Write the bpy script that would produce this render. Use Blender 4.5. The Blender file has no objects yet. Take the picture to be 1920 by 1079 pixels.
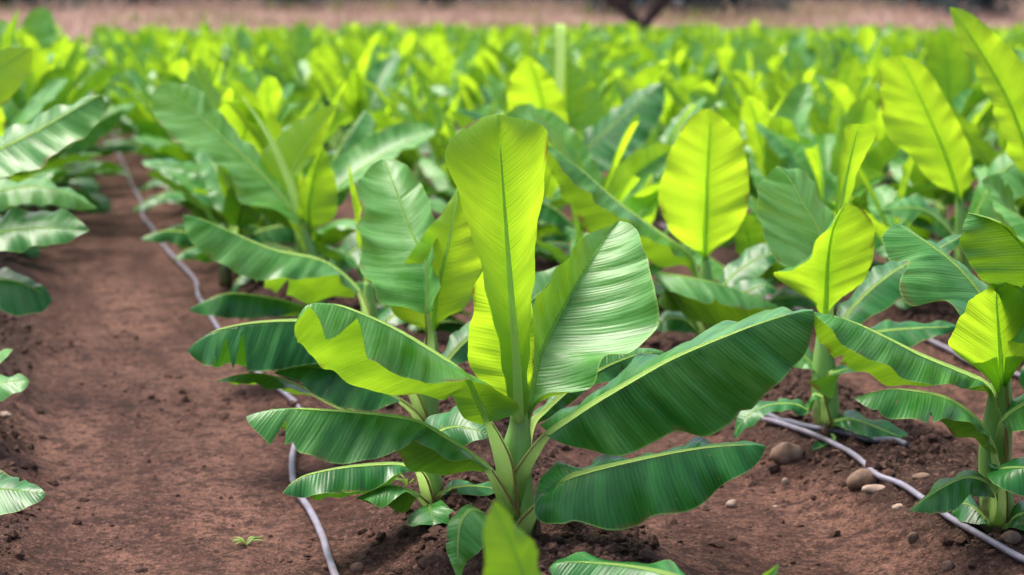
import bpy, math, random
import numpy as np
from mathutils import Vector, Matrix

# ------------------------------------------------------------------ camera
SC = bpy.context.scene
COL = SC.collection
FPX, W0, H0 = 3400.0, 1920.0, 1079.0
CAMH = 1.45
PITCH = math.atan((H0 / 2 - 30.0) / FPX)
YAW = math.atan((960.0 - 120.0) * math.cos(PITCH) / FPX)
cam_d = bpy.data.cameras.new('camera')
cam = bpy.data.objects.new('camera', cam_d)
COL.objects.link(cam)
cam.location = (0, 0, CAMH)
cam.rotation_euler = (math.pi / 2 - PITCH, 0, -YAW)
cam_d.sensor_width = 36.0
cam_d.lens = 36.0 * FPX / W0
cam_d.clip_start = 0.05
cam_d.clip_end = 3000
cam_d.dof.use_dof = True
cam_d.dof.focus_distance = 4.98
cam_d.dof.aperture_fstop = 2.2
SC.camera = cam

# ------------------------------------------------------------------ light
SUN_EL, SUN_AZ = 66.0, -48.0          # azimuth seen from above, clockwise from +Y (the rows)
world = bpy.data.worlds.new('World')
SC.world = world
world.use_nodes = True
wn = world.node_tree.nodes
wl = world.node_tree.links
sky = wn.new('ShaderNodeTexSky')
sky.sky_type = 'NISHITA'
sky.sun_disc = False
sky.sun_elevation = math.radians(SUN_EL)
sky.sun_rotation = math.radians(SUN_AZ)
sky.air_density = 0.7
sky.dust_density = 6.0
sky.ozone_density = 1.0
wn['Background'].inputs['Strength'].default_value = 0.15
wl.new(sky.outputs[0], wn['Background'].inputs['Color'])
sun_d = bpy.data.lights.new('sun', 'SUN')
sun_d.energy = 1.5
sun_d.angle = math.radians(30)
sun_d.color = (1.0, 0.95, 0.86)
sun = bpy.data.objects.new('sun', sun_d)
COL.objects.link(sun)
_e, _a = math.radians(SUN_EL), math.radians(SUN_AZ)
sdir = Vector((math.sin(_a) * math.cos(_e), math.cos(_a) * math.cos(_e), math.sin(_e)))
sun.rotation_euler = (-sdir).to_track_quat('-Z', 'Y').to_euler()
SC.view_settings.view_transform = 'Standard'
SC.view_settings.look = 'None'
SC.view_settings.gamma = 1.0
SC.view_settings.exposure = 1.36
SC.render.engine = 'CYCLES'
SC.cycles.max_bounces = 8
SC.cycles.diffuse_bounces = 4
SC.cycles.transmission_bounces = 4
SC.cycles.use_denoising = True
SC.cycles.sample_clamp_indirect = 6.0

RNG = np.random.default_rng(7)
random.seed(7)

# ------------------------------------------------------------------ projection helpers
CP, SP, CY, SY = math.cos(PITCH), math.sin(PITCH), math.cos(YAW), math.sin(YAW)
FWD = np.array([SY * CP, CY * CP, -SP])
RGT = np.array([CY, -SY, 0.0])
UPV = np.cross(RGT, FWD)
HF = np.array([SY, CY, 0.0])
CAM = np.array([0, 0, CAMH])


def ray(px, py):
    return FWD + RGT * ((px - W0 / 2) / FPX) - UPV * ((py - H0 / 2) / FPX)


def onplane(px, py, base, dd):
    """point seen at px,py standing on the upright plane dd metres behind the plant's axis"""
    r = ray(px, py)
    t = (np.dot(base - CAM, HF) + dd) / np.dot(r, HF)
    return CAM + r * t


def project(p):
    q = np.asarray(p) - CAM
    d = q @ FWD
    return W0 / 2 + FPX * (q @ RGT) / d, H0 / 2 - FPX * (q @ UPV) / d, d


# ------------------------------------------------------------------ noise
_TAB = RNG.random((256, 256))


def vnoise(x, y):
    xi, yi = np.floor(x).astype(int), np.floor(y).astype(int)
    fx, fy = x - xi, y - yi
    fx, fy = fx * fx * (3 - 2 * fx), fy * fy * (3 - 2 * fy)
    a, b = _TAB[xi & 255, yi & 255], _TAB[(xi + 1) & 255, yi & 255]
    c, d = _TAB[xi & 255, (yi + 1) & 255], _TAB[(xi + 1) & 255, (yi + 1) & 255]
    return (a * (1 - fx) + b * fx) * (1 - fy) + (c * (1 - fx) + d * fx) * fy


def fbm(x, y, o=4):
    s, a, t = 0, 0.5, 0
    for k in range(o):
        s = s + a * vnoise(x * 2 ** k + 17.3 * k, y * 2 ** k + 9.1 * k)
        t += a
        a *= 0.5
    return s / t


ROWX = [-6.35, -4.95, -3.55, -2.05, -0.55, 1.25] + [2.7 + 1.4 * k for k in range(22)]
ROWA = np.array(ROWX)
FIELD_END = 62.0


def bedness(x, y):
    """1 on a planting ridge, 0 in the furrows and the path"""
    w = 0.10 * (fbm(np.asarray(x) * 0.0 + 3.1, np.asarray(y) * 0.7, 2) - 0.5)
    b = np.zeros_like(np.asarray(x, float))
    for rx in ROWX:
        s = 0.36
        b = np.maximum(b, np.exp(-((np.abs(x + w - rx) / s) ** 4)))
    return b


def ground_h(x, y):
    x = np.asarray(x, float)
    y = np.asarray(y, float)
    b = bedness(x, y)
    inb = np.clip((FIELD_END - y) / 2, 0, 1)
    n1 = fbm(x * 2.2, y * 2.2, 3) - 0.5
    n2 = fbm(x * 14, y * 14, 3) - 0.5
    n3 = fbm(x * 42 + 5, y * 42, 2) - 0.5
    cl = np.clip(fbm(x * 24 + 9, y * 24 + 4, 2) - 0.5, 0, 1)
    h = (-0.11 + 0.115 * b) * inb + 0.045 * n1 + (0.012 + 0.034 * b) * n2 + (0.006 + 0.018 * b) * n3 + (0.01 + 0.07 * b) * cl
    bank = np.clip((y - FIELD_END - 2) / 40, 0, 1)
    h = h + 1.8 * bank * bank * (3 - 2 * bank) + bank * 0.5 * (fbm(x * 0.08, y * 0.08, 2) - 0.5)
    return h


def on_ground(px, py):
    r = ray(px, py)
    z = -0.05
    for _ in range(12):
        t = (CAMH - z) / -r[2]
        p = CAM + r * t
        z = 0.5 * z + 0.5 * float(ground_h(p[0], p[1]))
    p[2] = float(ground_h(p[0], p[1]))
    return p


# ------------------------------------------------------------------ mesh helpers
def mesh_np(name, v, q, mats, uv=None, prm=None, midx=None, tri=False, smooth=True):
    me = bpy.data.meshes.new(name)
    v = np.asarray(v, np.float32)
    q = np.asarray(q, np.int32)
    k = q.shape[1]
    me.vertices.add(len(v))
    me.vertices.foreach_set('co', v.ravel())
    me.loops.add(q.size)
    me.loops.foreach_set('vertex_index', q.ravel())
    me.polygons.add(len(q))
    me.polygons.foreach_set('loop_start', np.arange(0, q.size, k, dtype=np.int32))
    for m in mats:
        me.materials.append(m)
    if midx is not None:
        me.polygons.foreach_set('material_index', np.asarray(midx, np.int32))
    me.update(calc_edges=True)
    if uv is not None:
        l = me.uv_layers.new(name='UVMap')
        l.data.foreach_set('uv', np.asarray(uv, np.float32)[q.ravel()].ravel())
    if prm is not None:
        a = me.attributes.new('prm', 'FLOAT_VECTOR', 'POINT')
        a.data.foreach_set('vector', np.asarray(prm, np.float32).ravel())
    me.polygons.foreach_set('use_smooth', np.full(len(q), smooth))
    me.validate()
    return me


def link(name, me, parent=None):
    o = bpy.data.objects.new(name, me)
    COL.objects.link(o)
    if parent is not None:
        o.parent = parent
    return o


def tag(o, label=None, cat=None, group=None, kind=None):
    if label:
        o['label'] = label
    if cat:
        o['category'] = cat
    if group:
        o['group'] = group
    if kind:
        o['kind'] = kind
    return o


def crom(pts, n, even=True):
    """smooth curve through pts, n samples spaced by arc length"""
    p = np.asarray(pts, float)
    if len(p) == 2:
        return p[0] + (p[1] - p[0]) * np.linspace(0, 1, n)[:, None]
    P = np.vstack([2 * p[0] - p[1], p, 2 * p[-1] - p[-2]])
    out = []
    for i in range(1, len(P) - 2):
        t = np.linspace(0, 1, 14, endpoint=False)[:, None]
        a, b, c, d = P[i - 1], P[i], P[i + 1], P[i + 2]
        out.append(0.5 * (2 * b + (c - a) * t + (2 * a - 5 * b + 4 * c - d) * t ** 2 + (3 * b - a - 3 * c + d) * t ** 3))
    out.append(p[-1:])
    o = np.vstack(out)
    s = np.r_[0, np.cumsum(np.linalg.norm(np.diff(o, axis=0), axis=1))]
    u = np.linspace(0, s[-1], n)
    return np.stack([np.interp(u, s, o[:, k]) for k in range(o.shape[1])], 1)


def unit(v):
    return v / (np.linalg.norm(v, axis=-1, keepdims=True) + 1e-9)


class Bag:
    """collects quad patches into one mesh"""

    def __init__(s):
        s.v, s.q, s.uv, s.prm, s.mi, s.n = [], [], [], [], [], 0

    def add(s, v, q, uv=None, prm=None, mi=0):
        v = np.asarray(v, float)
        q = np.asarray(q, int)
        s.v.append(v)
        s.q.append(q + s.n)
        s.uv.append(np.zeros((len(v), 2)) if uv is None else uv)
        s.prm.append(np.zeros((len(v), 3)) if prm is None else prm)
        s.mi.append(np.full(len(q), mi))
        s.n += len(v)

    def arrays(s):
        return (np.vstack(s.v), np.vstack(s.q), np.vstack(s.uv), np.vstack(s.prm), np.concatenate(s.mi))

    def mesh(s, name, mats):
        v, q, uv, prm, mi = s.arrays()
        return mesh_np(name, v, q, mats, uv, prm, mi)


def grid_quads(nu, nv):
    i = np.arange(nu - 1)[:, None] * nv + np.arange(nv - 1)[None, :]
    return np.stack([i, i + 1, i + nv + 1, i + nv], -1).reshape(-1, 4)


def tube(bag, pts, rad, n=24, sides=8, mi=0, flat=1.0, flat_dir=None, cap=True, age=0.5, ridge=0.0):
    c = crom(np.c_[np.asarray(pts, float), np.asarray(rad, float)], n)
    p, r = c[:, :3], c[:, 3]
    T = unit(np.gradient(p, axis=0))
    ref = np.array([0.0, 0, 1]) if flat_dir is None else np.asarray(flat_dir, float)
    S = np.cross(T, ref)
    bad = np.linalg.norm(S, axis=1) < 0.15
    S[bad] = np.cross(T[bad], np.array([0.31, 0.9, 0.1]))
    for i in range(1, n):
        if S[i] @ S[i - 1] < 0:
            S[i] = -S[i]
    S = unit(S)
    N = unit(np.cross(S, T))
    a = np.linspace(0, 2 * math.pi, sides, endpoint=False)
    rr = r[:, None] * (1 + ridge * np.cos(3 * a + 0.6)[None, :])
    v = p[:, None, :] + (rr * np.cos(a))[:, :, None] * S[:, None, :] + (rr * np.sin(a) * flat)[:, :, None] * N[:, None, :]
    v = v.reshape(-1, 3)
    i = np.arange(n - 1)[:, None] * sides
    j = np.arange(sides)[None, :]
    q = np.stack([i + j, i + (j + 1) % sides, i + sides + (j + 1) % sides, i + sides + j], -1).reshape(-1, 4)
    t = np.repeat(np.linspace(0, 1, n), sides)
    L = np.r_[0, np.cumsum(np.linalg.norm(np.diff(p, axis=0), axis=1))]
    uv = np.c_[np.tile(a / 6.283 * 0.1, n), np.repeat(L, sides)]
    if cap:
        v = np.vstack([v, p[0], p[-1]])
        uv = np.vstack([uv, [0, 0], [0, L[-1]]])
        t = np.r_[t, 0, 1]
        m = n * sides
        jj = np.arange(sides)
        c0 = np.stack([np.full(sides, m), (jj + 1) % sides, jj, jj], -1)
        # degenerate quads are avoided by pairing the fan
        h = np.arange(0, sides, 2)
        c0 = np.stack([np.full(len(h), m), (h + 2) % sides, (h + 1) % sides, h], -1)
        e = (n - 1) * sides
        c1 = np.stack([np.full(len(h), m + 1), e + h, e + (h + 1) % sides, e + (h + 2) % sides], -1)
        q = np.vstack([q, c0, c1])
    bag.add(v, q, uv, np.c_[np.zeros(len(v)), t, np.full(len(v), age)], mi)


def leaf_sheet(bag, mid, ea, eb, ns=8, bulge=(0.0, 0.0), toward=None, flip=False, age=0.5, ripple=0.004, wave=0.008,
               seed=0, notch_a=(), notch_b=(), mi=0, thick=0.0):
    """blade between two margins and a midrib, all sampled alike; toward: per-row bow direction reference"""
    n = len(mid)
    r = np.random.default_rng(seed)
    T = unit(np.gradient(mid, axis=0))
    t = np.linspace(0, 1, n)
    L = np.r_[0, np.cumsum(np.linalg.norm(np.diff(mid, axis=0), axis=1))]
    rows, uvs, prm = [], [], []
    ph = r.random(8) * 6.28
    sides = []
    for E, bl, notch, sg in ((ea, bulge[0], notch_a, -1), (eb, bulge[1], notch_b, 1)):
        D = E - mid
        w = np.linalg.norm(D, axis=1, keepdims=True)
        sc = np.ones(n)
        for nn_ in notch:
            t0, h0, h1, dp = nn_ if len(nn_) == 4 else (nn_[0], nn_[1], nn_[1], nn_[2])
            sc = np.minimum(sc, 1 - dp * np.clip(1 - np.where(t < t0, (t0 - t) / h0, (t - t0) / h1), 0, 1))
        Nn = unit(np.cross(T, D))
        if toward is not None:
            s_ = np.sign(np.sum(Nn * toward, axis=1, keepdims=True))
            s_[s_ == 0] = 1
            # one sign for the whole half keeps the sheet from jumping
            s_ = np.full_like(s_, 1.0 if s_.sum() >= 0 else -1.0)
        else:
            s_ = np.full((n, 1), float(-sg))
        Nb = Nn * s_
        Nw = Nn * float(-sg)
        ss = np.linspace(0, 1, ns + 1)[1:]
        cols = []
        for s in ss:
            sv = s * sc[:, None]
            vv = L - 0.3 * s * w[:, 0]
            a_r = 0.45 + 0.55 * np.sin(vv * 9 + ph[2] + sg)
            rip = ripple * a_r * (np.sin(vv * 190 + ph[0]) * 0.35 + np.sin(vv * 97 + ph[1] + sg) * 0.65) * min(1, s * 2.2)
            wav = wave * (np.sin(vv * 31 + ph[3] + 2 * sg) + 0.7 * np.sin(vv * 58 + ph[4] * sg) + 0.5 * np.sin(vv * 17 + ph[5])) * s * s
            env = np.clip(t * 8, 0, 1) * np.clip((1 - t) * 6, 0, 1)
            p = mid + sv * D + Nb * (bl * 4 * sv * (1 - 0.75 * sv) * w * 0.5) + Nw * ((rip + wav) * env)[:, None]
            cols.append((p, np.c_[sg * sv * w, L], np.c_[np.full(n, sg * s), t, age + thick * (1 - t) ** 2]))
        sides.append(cols)
    seq = [c for c in sides[0][::-1]] + [(mid, np.c_[np.zeros(n), L], np.c_[np.zeros(n), t, age + thick * (1 - t) ** 2])] + sides[1]
    V = np.stack([c[0] for c in seq], 1)
    U = np.stack([c[1] for c in seq], 1)
    Pm = np.stack([c[2] for c in seq], 1)
    q = grid_quads(n, 2 * ns + 1)
    if flip:
        q = q[:, ::-1]
    bag.add(V.reshape(-1, 3), q, U.reshape(-1, 2), Pm.reshape(-1, 3), mi)


# ------------------------------------------------------------------ materials
def newmat(name):
    m = bpy.data.materials.new(name)
    m.use_nodes = True
    nt = m.node_tree
    nt.nodes.clear()
    out = nt.nodes.new('ShaderNodeOutputMaterial')
    return m, nt, out


class NB:
    def __init__(s, nt):
        s.nt = nt

    def n(s, typ, **kw):
        nd = s.nt.nodes.new(typ)
        for k, v in kw.items():
            setattr(nd, k, v)
        return nd

    def l(s, a, b):
        s.nt.links.new(a, b)

    def math(s, op, a, b=None, c=None, clamp=False):
        nd = s.n('ShaderNodeMath', operation=op)
        nd.use_clamp = clamp
        for i, x in enumerate((a, b, c)):
            if x is None:
                continue
            if hasattr(x, 'is_linked'):
                s.l(x, nd.inputs[i])
            else:
                nd.inputs[i].default_value = x
        return nd.outputs[0]

    def mix(s, f, a, b, mode='MIX'):
        nd = s.n('ShaderNodeMix', data_type='RGBA', blend_type=mode)
        for sock, x in ((nd.inputs[0], f), (nd.inputs[6], a), (nd.inputs[7], b)):
            if hasattr(x, 'is_linked'):
                s.l(x, sock)
            else:
                sock.default_value = x if not isinstance(x, tuple) else (*x, 1.0)[:4]
        return nd.outputs[2]

    def noise(s, vec, scale, detail=3, rough=0.55, dim='3D'):
        nd = s.n('ShaderNodeTexNoise', noise_dimensions=dim)
        nd.inputs['Scale'].default_value = scale
        nd.inputs['Detail'].default_value = detail
        nd.inputs['Roughness'].default_value = rough
        if vec is not None:
            s.l(vec, nd.inputs['Vector'])
        return nd.outputs['Fac']

    def ramp(s, f, a, b):
        nd = s.n('ShaderNodeMapRange')
        nd.inputs[1].default_value = a
        nd.inputs[2].default_value = b
        s.l(f, nd.inputs[0])
        return nd.outputs[0]


def leaf_material(name):
    m, nt, out = newmat(name)
    b = NB(nt)
    uv = b.n('ShaderNodeUVMap', uv_map='UVMap')
    sx = b.n('ShaderNodeSeparateXYZ')
    b.l(uv.outputs[0], sx.inputs[0])
    at = b.n('ShaderNodeAttribute', attribute_name='prm')
    ap = b.n('ShaderNodeSeparateXYZ')
    b.l(at.outputs['Vector'], ap.inputs[0])
    oi = b.n('ShaderNodeObjectInfo')
    au = b.math('ABSOLUTE', sx.outputs[0])
    vv = b.math('SUBTRACT', sx.outputs[1], b.math('MULTIPLY', au, 0.32))
    off = b.math('MULTIPLY', oi.outputs['Random'], 31.0)

    def streak(fu, fv, det=2):
        c = b.n('ShaderNodeCombineXYZ')
        b.l(b.math('MULTIPLY', sx.outputs[0], fu), c.inputs[0])
        b.l(b.math('MULTIPLY', vv, fv), c.inputs[1])
        b.l(off, c.inputs[2])
        return b.noise(c.outputs[0], 1.0, det)

    nv = b.math('SINE', b.math('ADD', b.math('MULTIPLY', vv, 560.0), b.math('MULTIPLY', streak(8, 20, 2), 9.0)))
    fine = b.math('ADD', b.math('MULTIPLY', streak(5, 260, 2), 0.6), b.math('MULTIPLY', b.math('ADD', nv, 1.0), 0.2))
    vein = streak(3, 75, 1)
    band = streak(5, 30, 3)
    blotch = streak(9, 9, 4)
    mott = streak(4, 6, 3)
    age = b.math('ADD', ap.outputs[2], b.math('MULTIPLY', b.math('SUBTRACT', oi.outputs['Random'], 0.5), 0.28))
    age = b.math('ADD', age, b.math('MULTIPLY', b.math('SUBTRACT', mott, 0.42), 0.75), clamp=True)
    top = b.mix(age, (0.042, 0.24, 0.006), (0.004, 0.072, 0.009))
    top = b.mix(b.math('MULTIPLY', b.ramp(band, 0.42, 0.66), 0.8), top, b.mix(age, (0.09, 0.32, 0.03), (0.016, 0.145, 0.022)))  # paler streaks along the veins, part wax, part painted reflection highlights
    top = b.mix(b.math('MULTIPLY', b.ramp(fine, 0.42, 0.70), 0.17), top, (0.04, 0.27, 0.05))
    bloom_sheen = b.math('SUBTRACT', 1.0, b.math('MULTIPLY', b.math('ABSOLUTE', b.math('SUBTRACT', age, 0.42)), 2.0), clamp=True)
    wax_sheen = b.math('MULTIPLY', b.ramp(b.math('ADD', b.math('MULTIPLY', blotch, 0.5), b.math('MULTIPLY', band, 0.5)), 0.36, 0.62), b.math('ADD', b.math('MULTIPLY', bloom_sheen, 0.62), 0.04))
    top = b.mix(wax_sheen, top, (0.21, 0.46, 0.16))  # pale waxy bloom that also carries sky sheen as painted colour
    und = b.mix(age, (0.16, 0.36, 0.02), (0.055, 0.21, 0.03))
    und = b.mix(b.math('MULTIPLY', b.ramp(vein, 0.4, 0.7), 0.35), und, (0.20, 0.38, 0.05))
    geo = b.n('ShaderNodeNewGeometry')
    base = b.mix(geo.outputs['Backfacing'], top, und)
    # dry brown margins and specks
    edge = b.math('ABSOLUTE', ap.outputs[0])
    br = b.math('MULTIPLY', b.ramp(edge, 0.88, 0.99), b.ramp(blotch, 0.55, 0.66))
    sp = b.math('MULTIPLY', b.ramp(streak(34, 34, 3), 0.70, 0.76), b.ramp(age, 0.2, 0.8))
    brown = b.math('MAXIMUM', br, sp, clamp=True)
    base = b.mix(brown, base, (0.20, 0.12, 0.045))
    pale = b.math('MULTIPLY', b.ramp(edge, 0.965, 1.0), 0.55)
    base = b.mix(pale, base, (0.30, 0.46, 0.12))
    tr = b.mix(age, (0.53, 0.78, 0.026), (0.08, 0.36, 0.010))
    tr = b.mix(b.math('MULTIPLY', b.ramp(vein, 0.35, 0.7), 0.22), tr, (0.27, 0.55, 0.003))
    near = b.math('MULTIPLY', b.ramp(b.math('ABSOLUTE', ap.outputs[0]), 0.35, 0.0), 0.45)
    tr = b.mix(near, tr, (0.22, 0.56, 0.01))
    tr = b.mix(brown, tr, (0.15, 0.07, 0.01))
    bs = b.n('ShaderNodeBsdfPrincipled')
    b.l(base, bs.inputs['Base Color'])
    rg = b.math('ADD', 0.22, b.math('MULTIPLY', band, 0.2))
    rg = b.math('ADD', rg, b.math('MULTIPLY', geo.outputs['Backfacing'], 0.16))
    b.l(rg, bs.inputs['Roughness'])
    bs.inputs['Specular IOR Level'].default_value = 0.34
    bump = b.n('ShaderNodeBump')
    bump.inputs['Strength'].default_value = 0.6
    bump.inputs['Distance'].default_value = 0.004
    hh = b.math('ADD', b.math('MULTIPLY', vein, 0.8), b.math('MULTIPLY', fine, 0.35))
    b.l(hh, bump.inputs['Height'])
    b.l(bump.outputs[0], bs.inputs['Normal'])
    tl = b.n('ShaderNodeBsdfTranslucent')
    b.l(tr, tl.inputs['Color'])
    b.l(bump.outputs[0], tl.inputs['Normal'])
    mx = b.n('ShaderNodeMixShader')
    fac = b.math('ADD', 0.13, b.math('MULTIPLY', b.math('POWER', b.math('SUBTRACT', 1.0, age), 2.0), 0.52))
    b.l(fac, mx.inputs[0])
    b.l(bs.outputs[0], mx.inputs[1])
    b.l(tl.outputs[0], mx.inputs[2])
    b.l(mx.outputs[0], out.inputs[0])
    return m


def stalk_material(name, c0, c1, c2, glow=0.0, dirt=False):
    """midribs, leaf stalks and sheaths: streaked along their length"""
    m, nt, out = newmat(name)
    b = NB(nt)
    uv = b.n('ShaderNodeUVMap', uv_map='UVMap')
    mp = b.n('ShaderNodeMapping')
    mp.inputs['Scale'].default_value = (90, 5, 1)
    b.l(uv.outputs[0], mp.inputs[0])
    n1 = b.noise(mp.outputs[0], 1.0, 3)
    tc = b.n('ShaderNodeTexCoord')
    n2 = b.noise(tc.outputs['Object'], 14, 4)
    col = b.mix(b.ramp(n1, 0.35, 0.65), c0, c1)
    col = b.mix(b.math('MULTIPLY', b.ramp(n2, 0.55, 0.75), 0.6), col, c2)
    if dirt:
        sz = b.n('ShaderNodeSeparateXYZ')
        b.l(tc.outputs['Object'], sz.inputs[0])
        low = b.ramp(sz.outputs[2], 0.17, 0.02)
        spl = b.math('MULTIPLY', b.ramp(b.math('ADD', b.math('MULTIPLY', low, 0.35), b.math('ADD', b.math('MULTIPLY', n2, 0.5), b.math('MULTIPLY', n1, 0.25))), 0.52, 0.62), 0.85)
        col = b.mix(spl, col, (0.085, 0.045, 0.025))
    bs = b.n('ShaderNodeBsdfPrincipled')
    b.l(col, bs.inputs['Base Color'])
    bs.inputs['Roughness'].default_value = 0.42
    bs.inputs['Subsurface Weight'].default_value = 0.15
    bs.inputs['Subsurface Radius'].default_value = (0.01, 0.02, 0.004)
    bump = b.n('ShaderNodeBump')
    bump.inputs['Strength'].default_value = 0.35
    bump.inputs['Distance'].default_value = 0.003
    b.l(n1, bump.inputs['Height'])
    b.l(bump.outputs[0], bs.inputs['Normal'])
    tl = b.n('ShaderNodeBsdfTranslucent')
    b.l(b.mix(0.7, col, (0.78, 0.92, 0.52)), tl.inputs['Color'])
    mx = b.n('ShaderNodeMixShader')
    mx.inputs[0].default_value = glow
    b.l(bs.outputs[0], mx.inputs[1])
    b.l(tl.outputs[0], mx.inputs[2])
    b.l(mx.outputs[0], out.inputs[0])
    return m


def soil_material(name):
    m, nt, out = newmat(name)
    b = NB(nt)
    tc = b.n('ShaderNodeTexCoord')
    at = b.n('ShaderNodeAttribute', attribute_name='prm')
    ap = b.n('ShaderNodeSeparateXYZ')
    b.l(at.outputs['Vector'], ap.inputs[0])
    P = tc.outputs['Object']
    mp = b.n('ShaderNodeMapping')
    mp.inputs['Scale'].default_value = (3.0, 0.55, 1)
    b.l(P, mp.inputs[0])
    big = b.noise(mp.outputs[0], 1.0, 5, 0.62)
    med = b.noise(P, 13, 7, 0.72)
    spk = b.noise(P, 38, 5, 0.7)
    fin = b.noise(P, 95, 6, 0.7)
    grit = b.n('ShaderNodeTexVoronoi')
    grit.inputs['Scale'].default_value = 120
    b.l(P, grit.inputs['Vector'])
    dry = b.mix(b.ramp(big, 0.36, 0.62), (0.070, 0.029, 0.020), (0.205, 0.104, 0.074))
    dry = b.mix(b.ramp(med, 0.54, 0.40), dry, (0.046, 0.021, 0.015))
    wet = b.mix(b.ramp(med, 0.35, 0.65), (0.020, 0.011, 0.008), (0.060, 0.034, 0.025))
    bed = b.math('ADD', ap.outputs[0], b.math('MULTIPLY', b.math('SUBTRACT', med, 0.5), 0.9), clamp=True)
    col = b.mix(b.math('MULTIPLY', b.ramp(bed, 0.25, 0.75), 0.85), dry, wet)
    col = b.mix(b.math('MULTIPLY', b.ramp(spk, 0.50, 0.38), 0.8), col, (0.030, 0.015, 0.011))
    col = b.mix(b.math('MULTIPLY', b.ramp(spk, 0.56, 0.70), 0.55), col, (0.30, 0.17, 0.125))
    col = b.mix(b.math('MULTIPLY', b.ramp(fin, 0.52, 0.36), 0.8), col, (0.022, 0.011, 0.008))
    col = b.mix(b.math('MULTIPLY', b.ramp(fin, 0.58, 0.72), 0.6), col, (0.34, 0.21, 0.15))
    col = b.mix(ap.outputs[1], col, b.mix(b.ramp(big, 0.3, 0.7), (0.20, 0.125, 0.10), (0.32, 0.215, 0.17)))
    bs = b.n('ShaderNodeBsdfPrincipled')
    b.l(col, bs.inputs['Base Color'])
    bs.inputs['Roughness'].default_value = 0.95
    bs.inputs['Specular IOR Level'].default_value = 0.2
    bump = b.n('ShaderNodeBump')
    bump.inputs['Strength'].default_value = 0.9
    bump.inputs['Distance'].default_value = 0.02
    hh = b.math('ADD', b.math('MULTIPLY', fin, 0.7), b.math('MULTIPLY', grit.outputs['Distance'], 0.35))
    hh = b.math('ADD', hh, b.math('MULTIPLY', med, 0.8))
    hh = b.math('ADD', hh, b.math('MULTIPLY', spk, 0.8))
    b.l(hh, bump.inputs['Height'])
    b.l(bump.outputs[0], bs.inputs['Normal'])
    b.l(bs.outputs[0], out.inputs[0])
    return m


def simple(name, c0, c1, scale=20, rough=0.8, bump=0.4, dist=0.004, spec=0.3, vary=0.0):
    m, nt, out = newmat(name)
    b = NB(nt)
    tc = b.n('ShaderNodeTexCoord')
    n = b.noise(tc.outputs['Object'], scale, 5, 0.6)
    col = b.mix(b.ramp(n, 0.3, 0.7), c0, c1)
    if vary:
        at = b.n('ShaderNodeAttribute', attribute_name='prm')
        ap = b.n('ShaderNodeSeparateXYZ')
        b.l(at.outputs['Vector'], ap.inputs[0])
        col = b.mix(b.math('MULTIPLY', ap.outputs[2], vary), col, (c1[0] * 1.9, c1[1] * 1.9, c1[2] * 1.9))
    bs = b.n('ShaderNodeBsdfPrincipled')
    b.l(col, bs.inputs['Base Color'])
    bs.inputs['Roughness'].default_value = rough
    bs.inputs['Specular IOR Level'].default_value = spec
    bp = b.n('ShaderNodeBump')
    bp.inputs['Strength'].default_value = bump
    bp.inputs['Distance'].default_value = dist
    b.l(n, bp.inputs['Height'])
    b.l(bp.outputs[0], bs.inputs['Normal'])
    b.l(bs.outputs[0], out.inputs[0])
    return m


def foliage_material(name, c0, c1, tcol):
    m, nt, out = newmat(name)
    b = NB(nt)
    at = b.n('ShaderNodeAttribute', attribute_name='prm')
    ap = b.n('ShaderNodeSeparateXYZ')
    b.l(at.outputs['Vector'], ap.inputs[0])
    col = b.mix(ap.outputs[2], c0, c1)
    bs = b.n('ShaderNodeBsdfPrincipled')
    b.l(col, bs.inputs['Base Color'])
    bs.inputs['Roughness'].default_value = 0.6
    tl = b.n('ShaderNodeBsdfTranslucent')
    tl.inputs[0].default_value = (*tcol, 1)
    mx = b.n('ShaderNodeMixShader')
    mx.inputs[0].default_value = 0.3
    b.l(bs.outputs[0], mx.inputs[1])
    b.l(tl.outputs[0], mx.inputs[2])
    b.l(mx.outputs[0], out.inputs[0])
    return m


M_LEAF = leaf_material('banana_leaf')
M_RIB = stalk_material('leaf_midrib', (0.42, 0.60, 0.16), (0.54, 0.70, 0.30), (0.56, 0.72, 0.40), 0.9)
M_STEM = stalk_material('pseudostem', (0.13, 0.32, 0.05), (0.24, 0.44, 0.11), (0.22, 0.40, 0.22), 0.12, True)
M_SHEATH = stalk_material('dry_sheath', (0.09, 0.05, 0.028), (0.16, 0.10, 0.05), (0.05, 0.03, 0.02))
M_MARGIN = stalk_material('sheath_margin', (0.16, 0.09, 0.03), (0.26, 0.20, 0.05), (0.09, 0.04, 0.02))
M_SOIL = soil_material('soil')
M_CLOD = simple('soil_clods', (0.026, 0.014, 0.011), (0.075, 0.042, 0.031), 60, 0.95, 0.8, 0.004, 0.15, vary=0.45)
M_STONE = simple('field_stone', (0.10, 0.062, 0.043), (0.20, 0.130, 0.092), 30, 0.85, 0.5, 0.004)
M_STONE2 = simple('pale_stone', (0.22, 0.155, 0.115), (0.36, 0.27, 0.21), 40, 0.85, 0.4, 0.003)
M_HOSE = simple('grey_plastic_pipe', (0.12, 0.095, 0.105), (0.20, 0.20, 0.27), 14, 0.45, 0.15, 0.001, 0.5)
M_HOSE2 = simple('dark_plastic_pipe', (0.05, 0.05, 0.07), (0.12, 0.12, 0.16), 25, 0.4, 0.1, 0.001, 0.5)
M_WEED = foliage_material('weed', (0.10, 0.26, 0.03), (0.25, 0.40, 0.08), (0.3, 0.5, 0.05))
M_STRAW = foliage_material('dry_grass', (0.25, 0.155, 0.12), (0.44, 0.31, 0.24), (0.42, 0.29, 0.22))
M_SCRUB = foliage_material('scrub', (0.10, 0.16, 0.03), (0.22, 0.28, 0.06), (0.3, 0.4, 0.05))
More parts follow.
